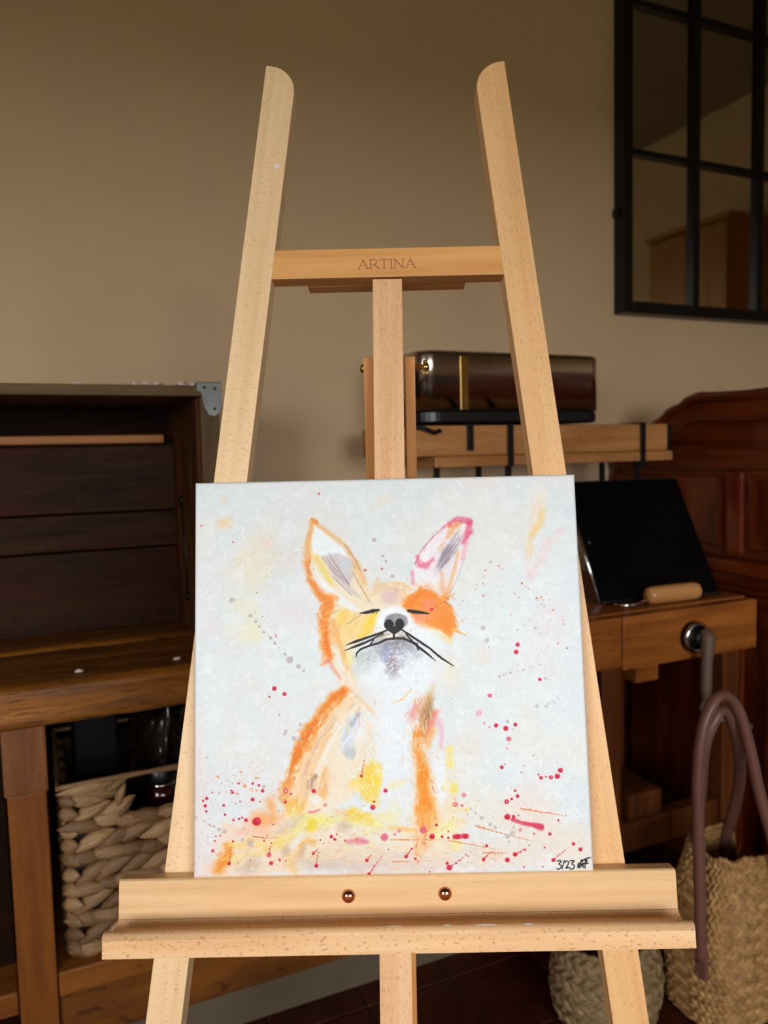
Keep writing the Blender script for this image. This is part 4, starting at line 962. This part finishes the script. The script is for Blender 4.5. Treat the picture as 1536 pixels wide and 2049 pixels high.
ck = link('corner_bracket', prism_me([(-.022, .004), (.022, .004), (.024, -.01), (.022, -.045), (.017, -.056), (.008, -.060), (-.002, -.057), (-.010, -.04), (-.014, -.016), (-.022, -.012)], -.002, 0, .0007), ZINC, trunk, (.304+.1, 1.4705-1.6, 1.2865-.7815))
link('bracket_top', box_me(-.022, .024, -.002, .05, .0, .002, .0006), ZINC, ck, (0, 0, .002))
for dx, dz in ((-.008, -.006), (.010, -.046), (.012, -.008)):
    link('nail', lathe_me([(.003, 0), (.0026, -.0012), (.001, -.0018)], 10, 'Y'), IRON, ck, (dx, -.0018, dz), smooth=True)
st = link('lid_stay', tube_me([(.384, .085, .27), (.383, .055, .08)], .0045, 8), IRON, trunk, smooth=True)
link('stay_hook', lathe_me([(.012, 0), (.012, .006), (.006, .01)], 14, 'X'), IRON, st, (.377, .084, .276), smooth=True)
link('stay_foot', lathe_me([(.009, 0), (.009, .006), (.005, .009)], 14, 'X'), IRON, st, (.377, .052, .075), smooth=True)
def scrap_me(sz, seed):
    r = random.Random(seed); bm = bmesh.new(); bmesh.ops.create_icosphere(bm, subdivisions=2, radius=sz)
    for v in bm.verts:
        k = r.uniform(.55, 1.1); v.co = Vector((v.co.x*k*1.5, v.co.y*k, max(-.3*sz, v.co.z*k*.55)))
    mz = min(v.co.z for v in bm.verts)
    for v in bm.verts: v.co.z -= mz
    return mesh_of(bm)
for i, (x, s) in enumerate(((.072, .0055), (.148, .007), (.172, .009), (.196, .010), (.214, .008), (.256, .010), (.272, .009), (.122, .005))):
    o = link('scrap', scrap_me(s, i), SCRAP, None, (x, 1.482+R.uniform(-.004, .008), 1.2842), (0, 0, R.uniform(0, 6)))
    tag(o, 'small pale crumpled scrap lying along the front edge of the trunk top', 'scrap', 'pale scraps on the trunk')
for i, (x, y, s, lab) in enumerate(((.05, 1.425, .0055, 'pale crumpled scrap on the worn desk top above the wicker basket'), (.218, 1.424, .006, 'pale crumpled scrap on the desk top beside the easel post'))):
    o = link('scrap', scrap_me(s, 20+i), SCRAP, None, (x, y, .7812), (0, 0, .1)); tag(o, lab, 'scrap')

# ================================================================== WICKER BASKET in the desk
def leaf_me(l, w, t, seed):
    r = random.Random(seed); ns, nk = 11, 8; V = []; tw = r.uniform(-.25, .25); bow = r.uniform(-.1, .2)*w
    for i in range(ns):
        s = -1+2*i/(ns-1); rad = max(.02, (1-abs(s)**1.8))**.85
        for k in range(nk):
            a = 2*pi*k/nk+tw*s
            gro = 1+.07*cos(3*a+1)
            V.append((s*l/2, -t/2*rad*sin(a)*gro, w/2*rad*cos(a)*gro+bow*(1-s*s)))
    Fc = [(i*nk+k, i*nk+(k+1) % nk, (i+1)*nk+(k+1) % nk, (i+1)*nk+k) for i in range(ns-1) for k in range(nk)]
    Fc += [tuple(range(nk))[::-1], tuple((ns-1)*nk+k for k in range(nk))]
    me = arr_me(V, Fc)
    bm = bmesh.new(); bm.from_mesh(me); bmesh.ops.recalc_face_normals(bm, faces=bm.faces); bm.to_mesh(me); bm.free()
    me.polygons.foreach_set('use_smooth', [True]*len(me.polygons)); return me
tw_ = NT('water_hyacinth_straw')
_v = tw_.coords((.08, 1, 1)); _g = tw_.noise(_v, 300, 4, .7)
_oi = tw_.n('ShaderNodeObjectInfo')
_c = tw_.mix(_oi.outputs['Random'], tw_.ramp(_g, [(.3, s2l((72, 43, 20))), (.7, s2l((124, 84, 46)))]), tw_.ramp(_g, [(.3, s2l((140, 100, 60))), (.7, s2l((202, 162, 114)))]))
tw_.l(_c, tw_.b.inputs['Base Color']); tw_.b.inputs['Roughness'].default_value = .45; tw_.bump(_g, .8, .002)
STRAW = tw_.m
BX0, BX1, BY0, BY1, BZ0, BZ1 = .004, .40, 1.425, 1.74, .2625, .583
basket = empty('wicker_basket', ((BX0+BX1)/2, (BY0+BY1)/2, BZ0), 'square braided wicker basket on the shelf of the weathered desk', 'basket')
bo = Vector(basket.location)
INNER = plain('inside_shade', (40, 28, 18), .9, var=.2)  # dark brown puts shade into the gaps between strands
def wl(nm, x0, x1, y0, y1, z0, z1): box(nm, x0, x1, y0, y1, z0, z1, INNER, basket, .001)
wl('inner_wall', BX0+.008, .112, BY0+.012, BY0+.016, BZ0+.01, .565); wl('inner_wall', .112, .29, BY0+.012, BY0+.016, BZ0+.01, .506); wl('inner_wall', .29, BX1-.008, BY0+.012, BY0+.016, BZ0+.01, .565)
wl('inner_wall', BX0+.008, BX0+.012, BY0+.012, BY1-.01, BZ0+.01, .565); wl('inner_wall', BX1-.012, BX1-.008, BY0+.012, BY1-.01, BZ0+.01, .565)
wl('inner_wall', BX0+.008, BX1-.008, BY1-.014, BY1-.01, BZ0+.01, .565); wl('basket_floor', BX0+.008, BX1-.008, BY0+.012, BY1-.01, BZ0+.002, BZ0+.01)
leaves = [leaf_me(R.uniform(.074, .092), R.uniform(.027, .032), .024, 40+i) for i in range(7)]
rows = 11; pitch = (.568-BZ0)/rows
for r_ in range(rows):
    z = BZ0+pitch*(r_+.52); sg = 1 if r_ % 2 else -1
    nl = 10
    for k in range(nl):
        x = BX0+.046+(BX1-BX0-.066)*k/(nl-1)+(.008 if r_ % 2 else -.006)+R.uniform(-.004, .004)
        if z > .508 and .105 < x < .298: continue
        o = link('strand', leaves[R.randrange(7)], STRAW, basket, Vector((x, BY0+R.uniform(-.001, .004), z+R.uniform(-.003, .003)))-bo, (R.uniform(-.1, .1), -radians(25+R.uniform(-7, 7)) if sg > 0 else radians(5+R.uniform(-8, 8)), R.uniform(-.08, .08)))
    link('strand', leaves[R.randrange(7)], STRAW, basket, Vector((BX0+.013, BY0+.006, z))-bo, (0, -radians(10)*sg, radians(-48))).scale = (.62, .9, .98)
    for k in range(5):
        y = BY0+.03+(BY1-BY0-.06)*k/4
        link('strand', leaves[R.randrange(7)], STRAW, basket, Vector((BX0+.008, y+.01, z))-bo, (0, -radians(16)*sg, pi/2))
# hole edges, corner wraps and rim
for (x, z, ry, s) in ((.108, .545, 70, .6), (.114, .52, 50, .6), (.135, .503, 12, .7), (.175, .499, 2, .7), (.215, .499, -2, .7), (.255, .501, -8, .7), (.288, .52, -60, .6), (.100, .566, 30, .7)):
    link('strand', leaves[3], STRAW, basket, Vector((x, BY0-.001, z))-bo, (0, -radians(ry), 0)).scale = (s, .8, .55)
rim = [(BX0, BY0), (BX1, BY0), (BX1, BY1), (BX0, BY1)]
path = []
for i in range(4):
    a, b_ = Vector(rim[i]), Vector(rim[(i+1) % 4])
    path += [tuple(a.lerp(b_, t))+(.580+R.uniform(-.0012, .0012),) for t in np.linspace(0, 1, 14)[:-1]]
link('rim', tube_me([Vector(p)-bo for p in path], [.0052*R.uniform(.8, 1.15) for _ in path], 8, closed=True), STRAW, basket, smooth=True)
link('rim_wrap', leaf_me(.10, .022, .016, 77), STRAW, basket, Vector((.05, BY0, .571))-bo, (0, -radians(3), 0)); link('rim_wrap', leaf_me(.10, .022, .016, 78), STRAW, basket, Vector((.345, BY0, .571))-bo, (0, radians(3), 0))
# things in the basket
JAR = plain('dark_red_glass', (46, 8, 8), .12, spec=.6, coat=.5)
jar = empty('jar', (.188, 1.50, .2735), 'dark red jar with black lid and silver band inside the wicker basket', 'jar')
link('body', lathe_me([(.0, 0), (.03, .001), (.033, .01), (.033, .235), (.028, .25), (.02, .254)], 24), JAR, jar, smooth=True)
link('band', lathe_me([(.0285, .251), (.0285, .2575), (.01, .2576)], 24), CHROME, jar, smooth=True)
link('lid', lathe_me([(.03, .258), (.0315, .262), (.0315, .283), (.029, .286), (.002, .287)], 24), BLACKP, jar, smooth=True)
GREYB = plain('grey_cardboard', (112, 116, 120), .7, var=.1)
gb = link('grey_box', box_me(-.035, .035, -.04, .04, 0, .272, .006), GREYB, None, (.262, 1.51, .2735), (0, 0, .2)); tag(gb, 'grey box standing beside the dark jar inside the wicker basket', 'box')
bb = link('black_box', box_me(-.038, .038, -.11, .11, 0, .42, .004), SCREEN, None, (.074, 1.59, .2735)); tag(bb, 'tall black box standing in the wicker basket beside the packet', 'box')
def film_me(seed, w, h, d):
    r = random.Random(seed); n, m = 34, 26; P = np.zeros((n, m, 3)); from mathutils import noise as mn
    for i in range(n):
        for j in range(m):
            u, v = i/(n-1), j/(m-1)
            k = mn.noise(Vector((u*5+seed, v*5, 0)))*.6+abs(mn.noise(Vector((u*11+seed, v*9, 3))))*.5
            edge = 1-(2*u-1)**4
            P[i, j] = ((u-.5)*w*(1-.25*v), -d*k*edge-.03*sin(pi*u), v*h*(.86+.14*mn.noise(Vector((u*6, seed, 2)))))
    return grid_me(P)
fm = NT('clear_dark_cellophane')
fm.b.inputs['Base Color'].default_value = (.030, .019, .012, 1); fm.b.inputs['Roughness'].default_value = .12; fm.b.inputs['Specular IOR Level'].default_value = .6
fm.b.inputs['Transmission Weight'].default_value = 0.0
_v = fm.coords((1, 1, 1)); fm.bump(fm.noise(_v, 22, 3), .35, .01)
FILM = fm.m
for i, (x, y, w, h, rz, lab) in enumerate(((.208, 1.60, .17, .425, .0, 'crumpled dark shiny cellophane packet sticking up from the wicker basket'), (.325, 1.665, .11, .42, -.1, 'shiny crumpled plastic packet in the basket behind the easel post'))):
    o = link('plastic_packet', film_me(3+i*5, w, h, .035), FILM, None, (x, y, .2735), (.0, 0, rz), smooth=True)
    sd = o.modifiers.new('s', 'SOLIDIFY'); sd.thickness = .0015
    tag(o, lab, 'packet')

# ================================================================== WORKBENCH
bench = empty('workbench', (1.17, 1.5, 0), 'old beech carpenter workbench with a front vise beside the carved red cabinet', 'workbench')
def wbx(nm, x0, x1, y0, y1, z0, z1, mat, b=.004, **k): return box(nm, x0, x1, y0, y1, z0, z1, mat, bench, b, **k)
wbx('bench_top', .80, 1.552, 1.325, 1.80, .748, .785, BENCHW, .006)
wbx('front_board', 1.146, 1.556, 1.295, 1.3245, .662, .781, BENCHW, .005)
wbx('end_block', .80, 1.1445, 1.297, 1.3245, .668, .781, BENCHW, .005)
wbx('back_board', .80, 1.552, 1.80, 1.83, .662, .785, BENCHW, .004)
wbx('side_board', .80, .83, 1.326, 1.798, .662, .7475, BENCHW, .004); wbx('side_board', 1.522, 1.552, 1.326, 1.798, .662, .7475, BENCHW, .004)
wbx('guide_block', 1.196, 1.262, 1.31, 1.36, .622, .661, BENCHW, .003)
for x in (1.122, 1.49, .81): 
    fy = 1.335 if x > 1 else 1.56
    wbx('leg', x, x+.056, fy, fy+.06, 0, .661, BENCHV, .004)
    wbx('leg', x, x+.056, 1.74, 1.80, 0, .661, BENCHV, .004)
wbx('stretcher', 1.179, 1.489, 1.345, 1.385, .21, .28, BENCHV, .004)
wbx('lower_shelf', .868, 1.489, 1.397, 1.738, .21, .235, BENCHV, .003)
wbx('foot', 1.115, 1.20, 1.32, 1.334, .0, .06, BENCHV, .004)
wbx('rear_shade_panel', .866, 1.489, 1.742, 1.752, .236, .66, DARKW, .002)  # dark sheet added in place of the shade under the bench
wbx('shelf_block', 1.215, 1.31, 1.346, 1.40, .2805, .345, BENCHV, .01)
# vise on the front board: flange, screw head and hanging bar
vis = link('vise', lathe_me([(.0, .0), (.034, .0), (.036, -.006), (.033, -.013), (.021, -.016), (.019, -.03), (.016, -.034), (.003, -.035)], 28, 'Y'), IRON, bench, (1.345-1.17, 1.2945-1.5, .716), smooth=True)
vis['label'] = 'dark metal vise screw with a hanging brown bar'
link('vise_ring', tube_me([(.031*cos(t), -.016, .031*sin(t)) for t in np.linspace(0, 2*pi, 24)[:-1]], .0055, 8, closed=True), CHROME, vis, smooth=True)
link('vise_bar', tube_me([(.004, -.036, .022), (.004, -.044, .004), (-.002, -.046, -.05), (-.008, -.05, -.11), (-.012, -.052, -.145)], [.012, .016, .013, .013, .009], 10), STRAPL, vis, smooth=True)
link('vise_hook', tube_me([(-.012, -.052, -.13), (-.026, -.056, -.15), (-.022, -.06, -.168), (.0, -.068, -.172), (.05, -.08, -.18), (.09, -.088, -.20)], [.007, .006, .006, .007, .008, .007], 8), STRAPL, vis, smooth=True)
wbx('nail', 1.195, 1.199, 1.2935, 1.296, .758, .762, CHROME, .0008)
# black reading panel leaning on the bench
panel = empty('tablet_stand', (1.512, 1.368, .7882), 'large black screen panel with silver edge leaning back on the workbench', 'screen', (0, 0, radians(-8)))
LB = radians(-31)
pc = link('screen', box_me(-.33, 0, 0, .008, 0, .32, .003), SCREEN, panel, (0, 0, 0), (LB, 0, 0))
link('bezel_edge', tube_me([(-.333, .002, .0), (-.333, .002, .32)], .0055, 10), CHROME, pc, smooth=True)
link('bezel_edge', box_me(-.328, -.002, -.001, .009, .3205, .324, .001), BLACKP, pc)
link('camera_dot', lathe_me([(.003, 0), (.003, -.0006), (.001, -.0008)], 12, 'Y'), ZINC, pc, (-.312, 0, .155), smooth=True)
link('support', box_me(-.2, -.13, 0, .006, 0, .2, .002), BLACKP, panel, (0, .235, .0005), (radians(32), 0, 0))
link('foot_lip', box_me(-.33, 0, -.012, .004, -.0005, .006, .002), BLACKP, panel)
# wooden handled tool on the bench
tool = empty('hand_tool', (1.345, 1.352, .8065), 'round wooden tool handle lying on the workbench before the black screen', 'tool', (0, 0, radians(-3)))
link('handle', lathe_me([(.0, -.077), (.012, -.0765), (.0185, -.070), (.0205, -.058), (.021, 0), (.021, .058), (.0195, .069), (.013, .0755), (.0, .077)], 28, 'X'), HANDLEW, tool, smooth=True)
link('blade', tube_me([(-.074, -.004, -.008), (-.105, -.008, -.013), (-.128, -.010, -.0155), (-.15, -.004, -.0150), (-.158, .01, -.015)], [.005, .0045, .005, .0045, .003], 8), CHROME, tool, smooth=True)

# ================================================================== RAISED SHELF with toaster
riser = empty('slab_shelf', (1.11, 1.62, .7855), 'thick rustic wooden slab shelf with black iron straps carrying the toaster', 'shelf')
def rb(nm, x0, x1, y0, y1, z0, z1, mat, b=.003, **k): return box(nm, x0, x1, y0, y1, z0, z1, mat, riser, b, **k)
rb('slab', .735, 1.474, 1.502, 1.76, 1.139, 1.207, SLABW, .004)
rb('lower_board', .80, 1.489, 1.499, 1.765, 1.114, 1.1385, SLABW, .004)
rb('slab_end', 1.4745, 1.4845, 1.502, 1.76, 1.142, 1.205, IRON, .001)
for x, z0 in ((.889, 1.15), (.995, 1.112), (1.388, 1.10)):
    s_ = rb('strap', x-.0075, x+.0075, 1.4945, 1.4985 if z0 < 1.12 else 1.5015, z0, 1.2105, IRON, .001)
    link('strap_top', box_me(-.0075, .0075, 0, .27, 0, .003, .0006), IRON, s_, (0, 0, (1.2105-z0)/2-.003))
for x in (.86, 1.06, 1.468):
    for y in (1.60, 1.74): rb('leg', x-.006, x+.006, y, y+.012, .7858 if x > .8 else .7858, 1.1138, IRON, .001)
link('iron_hook', tube_me([(-.365, -.125, .42), (-.34, -.13, .415), (-.315, -.13, .405), (-.30, -.128, .41)], .005, 8), IRON, riser, smooth=True)

toaster = empty('toaster', (1.035, 1.625, 1.2135), 'brushed steel long toaster with black base on the slab shelf', 'toaster')
def rrect(hx, hy, r, n=8):
    pts = []
    for cx, cy, a0 in ((hx-r, hy-r, 0), (-hx+r, hy-r, pi/2), (-hx+r, -hy+r, pi), (hx-r, -hy+r, 3*pi/2)):
        pts += [(cx+r*cos(a0+t), cy+r*sin(a0+t)) for t in np.linspace(0, pi/2, n)]
    return pts
def loft(secs):
    """secs: list of (z, polygon)"""
    n = len(secs[0][1]); V = []; Fc = []
    for z, p in secs: V += [(x, y, z) for x, y in p]
    for i in range(len(secs)-1):
        for k in range(n): Fc.append((i*n+k, i*n+(k+1) % n, (i+1)*n+(k+1) % n, (i+1)*n+k))
    Fc.append(tuple(range(n))[::-1]); Fc.append(tuple((len(secs)-1)*n+k for k in range(n)))
    return arr_me(V, Fc)
link('base', loft([(0, rrect(.252, .094, .05)), (.004, rrect(.256, .098, .05)), (.024, rrect(.256, .098, .05)), (.028, rrect(.252, .095, .05))]), BLACKP, toaster)
body = link('body', loft([(.0282, rrect(.255, .0965, .04, 12)), (.150, rrect(.255, .0965, .04, 12)), (.1575, rrect(.2535, .095, .039, 12)), (.161, rrect(.249, .0905, .036, 12))]), STEEL, toaster)
body.data.polygons.foreach_set('use_smooth', [len(p.vertices) == 4 for p in body.data.polygons])
link('top_plate', loft([(.1602, rrect(.242, .083, .042)), (.163, rrect(.241, .082, .042))]), BLACKP, toaster)
for s in (-1, 1): link('bread_slot', box_me(-.16, .16, s*.035-.014, s*.035+.014, .1632, .1645, .0005), INNER, toaster)
link('reflection_strip', box_me(-.152, -.132, -.0988, -.0968, .03, .150, .0006), BRASS, toaster)  # brass-coloured strip in place of a gold-brown reflection on the steel
lv = link('lever', box_me(.2595, .28, -.022, .022, .085, .1, .004), BLACKP, toaster)
for z in (.05, .072, .11): link('button', lathe_me([(.006, 0), (.006, .005), (.003, .006)], 14, 'X'), CHROME, toaster, (.257, -.03, z), smooth=True)
link('end_cap', loft([(.03, [(x*.02+.2505, y) for x, y in rrect(.45, .045, .02)]), (.148, [(x*.02+.2505, y) for x, y in rrect(.45, .045, .02)])]), BLACKP, toaster)

# ================================================================== CARVED CABINET on the right
cab = empty('carved_cabinet', (1.85, 1.35, 0), 'dark red-brown carved wooden cabinet with scalloped crest beside the workbench', 'cabinet')
co_ = Vector(cab.location)
crest = [(1.885, 1.06), (1.86, 1.12), (1.80, 1.16), (1.755, 1.19), (1.735, 1.212), (1.71, 1.222), (1.68, 1.235), (1.655, 1.254), (1.635, 1.262), (1.61, 1.268), (1.585, 1.284), (1.55, 1.292), (1.50, 1.288), (1.45, 1.286), (1.40, 1.284), (1.33, 1.286), (1.24, 1.296), (1.10, 1.30)]
cf = crest+[(2*1.08-y, z) for y, z in crest[::-1]]
link('crest_panel', prism_me([(y-co_.y, z) for y, z in cf]+[(.27-co_.y, .86), (1.885-co_.y, .86)], 1.632-co_.x, 1.66-co_.x, .002, 'X'), MAHOGY, cab)
link('crest_moulding', tube_me([(1.632-co_.x, y-co_.y, z-.012) for y, z in cf], .014, 10), MAHOGY, cab, smooth=True)
link('crest_bead', tube_me([(1.630-co_.x, y-co_.y, z-.072) for y, z in cf if z > 1.2], .007, 8), MAHOGY, cab, smooth=True)
def cbx(nm, x0, x1, y0, y1, z0, z1, mat, b=.004, **k): return box(nm, x0, x1, y0, y1, z0, z1, mat, cab, b, **k)
cbx('rail', 1.614, 1.631, .28, 1.88, 1.085, 1.135, MAHOGY, .006)
for y0 in (1.395, .95, .5): cbx('stile', 1.612, 1.631, y0, y0+.05, .87, 1.084, MAHOG, .008)
for y0, y1 in ((1.46, 1.87), (1.01, 1.38), (.56, .94)): cbx('raised_panel', 1.622, 1.6315, y0, y1, .885, 1.07, MAHOG, .006)
cbx('counter', 1.585, 2.25, .25, 1.885, .822, .8595, MAHOGY, .010)
cbx('moulding', 1.60, 2.24, .265, 1.88, .792, .8215, MAHOGY, .009)
cbx('body', 1.63, 2.22, .29, 1.875, .06, .7915, MAHOG, .004)
cbx('frieze', 1.617, 1.6295, .295, 1.87, .715, .785, MAHOGY, .004)
cbx('plinth', 1.60, 2.23, .27, 1.88, 0, .0595, MAHOGY, .006)
for y0 in (.33, .86, 1.39):
    dr = cbx('door', 1.614, 1.6295, y0, y0+.46, .09, .70, MAHOG, .005)
    link('door_panel', box_me(-.005, .004, -.16, .16, -.23, .23, .004), MAHOG, dr, (-.0085, 0, 0))
    link('knob', lathe_me([(.0, -.024), (.01, -.021), (.012, -.015), (.006, -.008), (.005, 0)], 14, 'X'), BRASS, dr, (-.0075, .2, .05), smooth=True)

# ================================================================== MIRROR on the back wall
mir = empty('wall_mirror', (2.07, 1.898, 1.557), 'black window-pane mirror hanging on the taupe wall', 'mirror')
mo = Vector(mir.location)
MX0, MX1, MZ0, MZ1 = 1.643, 2.515, 1.557, 2.92
def mb(nm, x0, x1, y0, y1, z0, z1, mat, b=.002): return box(nm, x0, x1, y0, y1, z0, z1, mat, mir, b)
mb('frame_side', MX0, MX0+.036, 1.855, 1.898, MZ0, MZ1, BLACKM); mb('frame_side', MX1-.036, MX1, 1.855, 1.898, MZ0, MZ1, BLACKM)
mb('frame_bottom', MX0+.0362, MX1-.0362, 1.856, 1.898, MZ0, MZ0+.036, BLACKM); mb('frame_top', MX0+.0362, MX1-.0362, 1.856, 1.898, MZ1-.036, MZ1, BLACKM)
xs_ = [MX0+.036, 1.938, 2.222, MX1-.036]; zs_ = [MZ0+.036, 2.032, 2.466, MZ1-.036]
for x in xs_[1:3]: mb('glazing_bar', x, x+.026, 1.868, 1.890, zs_[0]+.0003, zs_[3]-.0003, BLACKM)
for i in range(3):
    xa = xs_[i]+(.026 if i else 0)+.0003; xb = xs_[i+1]-.0003
    for z in zs_[1:3]: mb('glazing_bar', xa, xb, 1.869, 1.890, z, z+.018, BLACKM)
    for j in range(3):
        za = zs_[j]+(.018 if j else 0)+.0003; zb = zs_[j+1]-.0003
        mb('mirror_pane', xa, xb, 1.884, 1.888, za, zb, MIRROR, 0)
mb('hinge', MX0-.012, MX0-.0003, 1.868, 1.89, 1.845, 1.868, BLACKM)
# wardrobe further in the room (seen in the mirror)
wr = empty('oak_wardrobe', (3.37, .62, 0), 'tall plain oak wardrobe reflected in the window-pane mirror', 'wardrobe')
def wx(nm, x0, x1, y0, y1, z0, z1, mat, b=.003): return box(nm, x0, x1, y0, y1, z0, z1, mat, wr, b)
wx('carcass', 3.22, 3.53, .36, .90, .08, 2.28, OAKW); wx('top_board', 3.19, 3.535, .345, .915, 2.2805, 2.31, OAKW); wx('plinth', 3.23, 3.53, .37, .89, 0, .0795, OAKW)
for y0, y1 in ((.365, .627), (.633, .895)):
    d_ = wx('door', 3.199, 3.2195, y0, y1, .09, 2.27, OAKW); link('knob', lathe_me([(.012, -.02), (.014, -.012), (.006, -.006), (.006, 0)], 14, 'X'), BRASS, d_, (-.0105, .1 if y0 < .5 else -.1, .0), smooth=True)

# ================================================================== STRAW BAG and ROUND BASKET
def woven(nm, fn, nu, nv, rows, st, amp, mat, parent, loc=(0, 0, 0), twist=.5):
    """closed tube of woven straw; fn(u,v)->(point, outward normal), u,v in 0..1"""
    P = np.zeros((nu, nv, 3))
    for i in range(nu):
        for j in range(nv):
            u, v = i/nu, j/(nv-1); p, n = fn(u, v)
            rr = v*rows; fr = rr % 1; k = int(rr)
            h = sqrt(abs(sin(pi*fr)))*(.55+.45*sin(2*pi*(u*st+.5*(k % 2)+twist*(fr-.5)*(1 if k % 2 else -1))))
            P[i, j] = np.array(p)+np.array(n)*h*amp
    me = grid_me(P, True); o = link(nm, me, mat, parent, loc, smooth=True)
    s = o.modifiers.new('s', 'SOLIDIFY'); s.thickness = .004; s.offset = -1; return o
sb_ = NT('golden_raffia')
_v = sb_.coords((1, 1, 1)); _g = sb_.noise(_v, 60, 5, .65); _h2 = sb_.noise(_v, 6, 3)
_c = sb_.mix(_h2, sb_.ramp(_g, [(.3, s2l((104, 66, 28))), (.7, s2l((176, 128, 70)))]), sb_.ramp(_g, [(.3, s2l((132, 90, 44))), (.7, s2l((198, 156, 100)))]))
sb_.l(_c, sb_.b.inputs['Base Color']); sb_.b.inputs['Roughness'].default_value = .65; sb_.bump(_g, .4, .002)
RAFFIA = sb_.m
sg_ = NT('grey_seagrass')
_v = sg_.coords((1, 1, 1)); _g = sg_.noise(_v, 70, 5, .65)
sg_.l(sg_.ramp(_g, [(.3, s2l((92, 68, 38))), (.7, s2l((158, 130, 90)))]), sg_.b.inputs['Base Color']); sg_.b.inputs['Roughness'].default_value = .7; sg_.bump(_g, .4, .002)
SEAGR = sg_.m
bag = empty('straw_bag', (1.29, 1.10, 0), 'golden raffia tote bag with leather handles hung on the workbench vise', 'bag')
def bagf(u, v):
    a = 2*pi*u; ca, sa = cos(a), sin(a); e = .55
    sx = math.copysign(abs(ca)**e, ca); sy = math.copysign(abs(sa)**e, sa)
    x0 = .155*sx
    dip = .10*max(0.0, min(1.0, (x0-.05)/.04))**.5 if x0 > .05 else 0.0
    rimz = .335-dip*(1 if x0 < .15 else .8)+.004*sin(9*a)
    belly = 1-.26*v**2.5+.07*sin(pi*min(1, v*1.1))
    n = Vector((ca/.155, sa/.085, 0)).normalized()
    return ((x0*belly, .085*sy*belly, .006+(rimz-.006)*v), n)
bd = woven('woven_body', bagf, 300, 220, 24, 40, .0065, RAFFIA, bag)
bd['kind'] = 'stuff'
link('bag_floor', loft([(.003, [(bagf(k/60, 0)[0][0]*.97, bagf(k/60, 0)[0][1]*.97) for k in range(60)]), (.008, [(bagf(k/60, 0)[0][0]*.97, bagf(k/60, 0)[0][1]*.97) for k in range(60)])]), RAFFIA, bag)
rimp = [Vector(bagf(k/140, 1.0)[0]) for k in range(140)]
link('rim_braid', tube_me(rimp, [.006*(1+.25*sin(k*1.9)) for k in range(140)], 8, closed=True), RAFFIA, bag, smooth=True)
HP = [(1.128, 1.055, .15), (1.120, 1.052, .26), (1.112, 1.05, .40), (1.108, 1.05, .52), (1.118, 1.05, .61), (1.145, 1.05, .662), (1.178, 1.05, .672), (1.208, 1.047, .642), (1.230, 1.04, .57), (1.250, 1.03, .47), (1.272, 1.015, .37), (1.286, 1.003, .27)]
def spl(P, n=5):
    P = [Vector(p) for p in P]; Q = []
    for i in range(len(P)-1):
        p0, p1, p2, p3 = P[max(i-1, 0)], P[i], P[i+1], P[min(i+2, len(P)-1)]
        for k in range(n):
            u = k/n; Q.append(.5*((2*p1)+(p2-p0)*u+(2*p0-5*p1+4*p2-p3)*u*u+(3*p1-p0-3*p2+p3)*u**3))
    return Q+[P[-1]]
bl = Vector(bag.location)
H1 = [p-bl for p in spl(HP)]
H2 = [p-bl for p in spl([(1.215, 1.165, .25), (1.19, 1.13, .36), (1.158, 1.09, .47), (1.146, 1.07, .57), (1.162, 1.062, .622), (1.184, 1.062, .638), (1.212, 1.066, .612), (1.244, 1.075, .55), (1.275, 1.10, .46), (1.30, 1.14, .36), (1.315, 1.19, .24)])]
for A, s_ in ((H1, -1), (H2, 1)):
    h_ = link('handle', tube_me(A, .0115, 12, .85), LEATHER, bag, smooth=True)
    link('handle_seam', tube_me([p+Vector((.004, -.0105, 0)) for p in A[4:-4]], .0016, 6), STRAPL, h_, smooth=True)
    link('handle_tab', box_me(-.014, .014, -.004, .004, -.035, .02, .003), LEATHER, h_, A[-1]+Vector((0, .004*s_, 0)))
    link('handle_tab', box_me(-.004, .004, -.014, .014, -.035, .02, .003), LEATHER, h_, A[0])
bas2 = empty('round_basket', (1.0, 1.18, 0), 'round greyish seagrass basket on the floor behind the easel foot', 'basket')
def basf(u, v):
    a = 2*pi*u; r = .085+.028*sin(pi*min(1, .15+v*.75))
    return ((r*cos(a), r*sin(a)*.85, .004+.165*v), Vector((cos(a), sin(a), 0)))
b2 = woven('woven_body', basf, 230, 90, 9, 26, .008, SEAGR, bas2, twist=.9); b2['kind'] = 'stuff'
link('basket_floor', lathe_me([(.0, .002), (.084, .002), (.084, .008), (.0, .008)], 30), SEAGR, bas2)
link('rim_braid', tube_me([Vector(basf(k/90, 1.0)[0]) for k in range(90)], [.006*(1+.3*sin(k*2.1)) for k in range(90)], 8, closed=True), SEAGR, bas2, smooth=True)
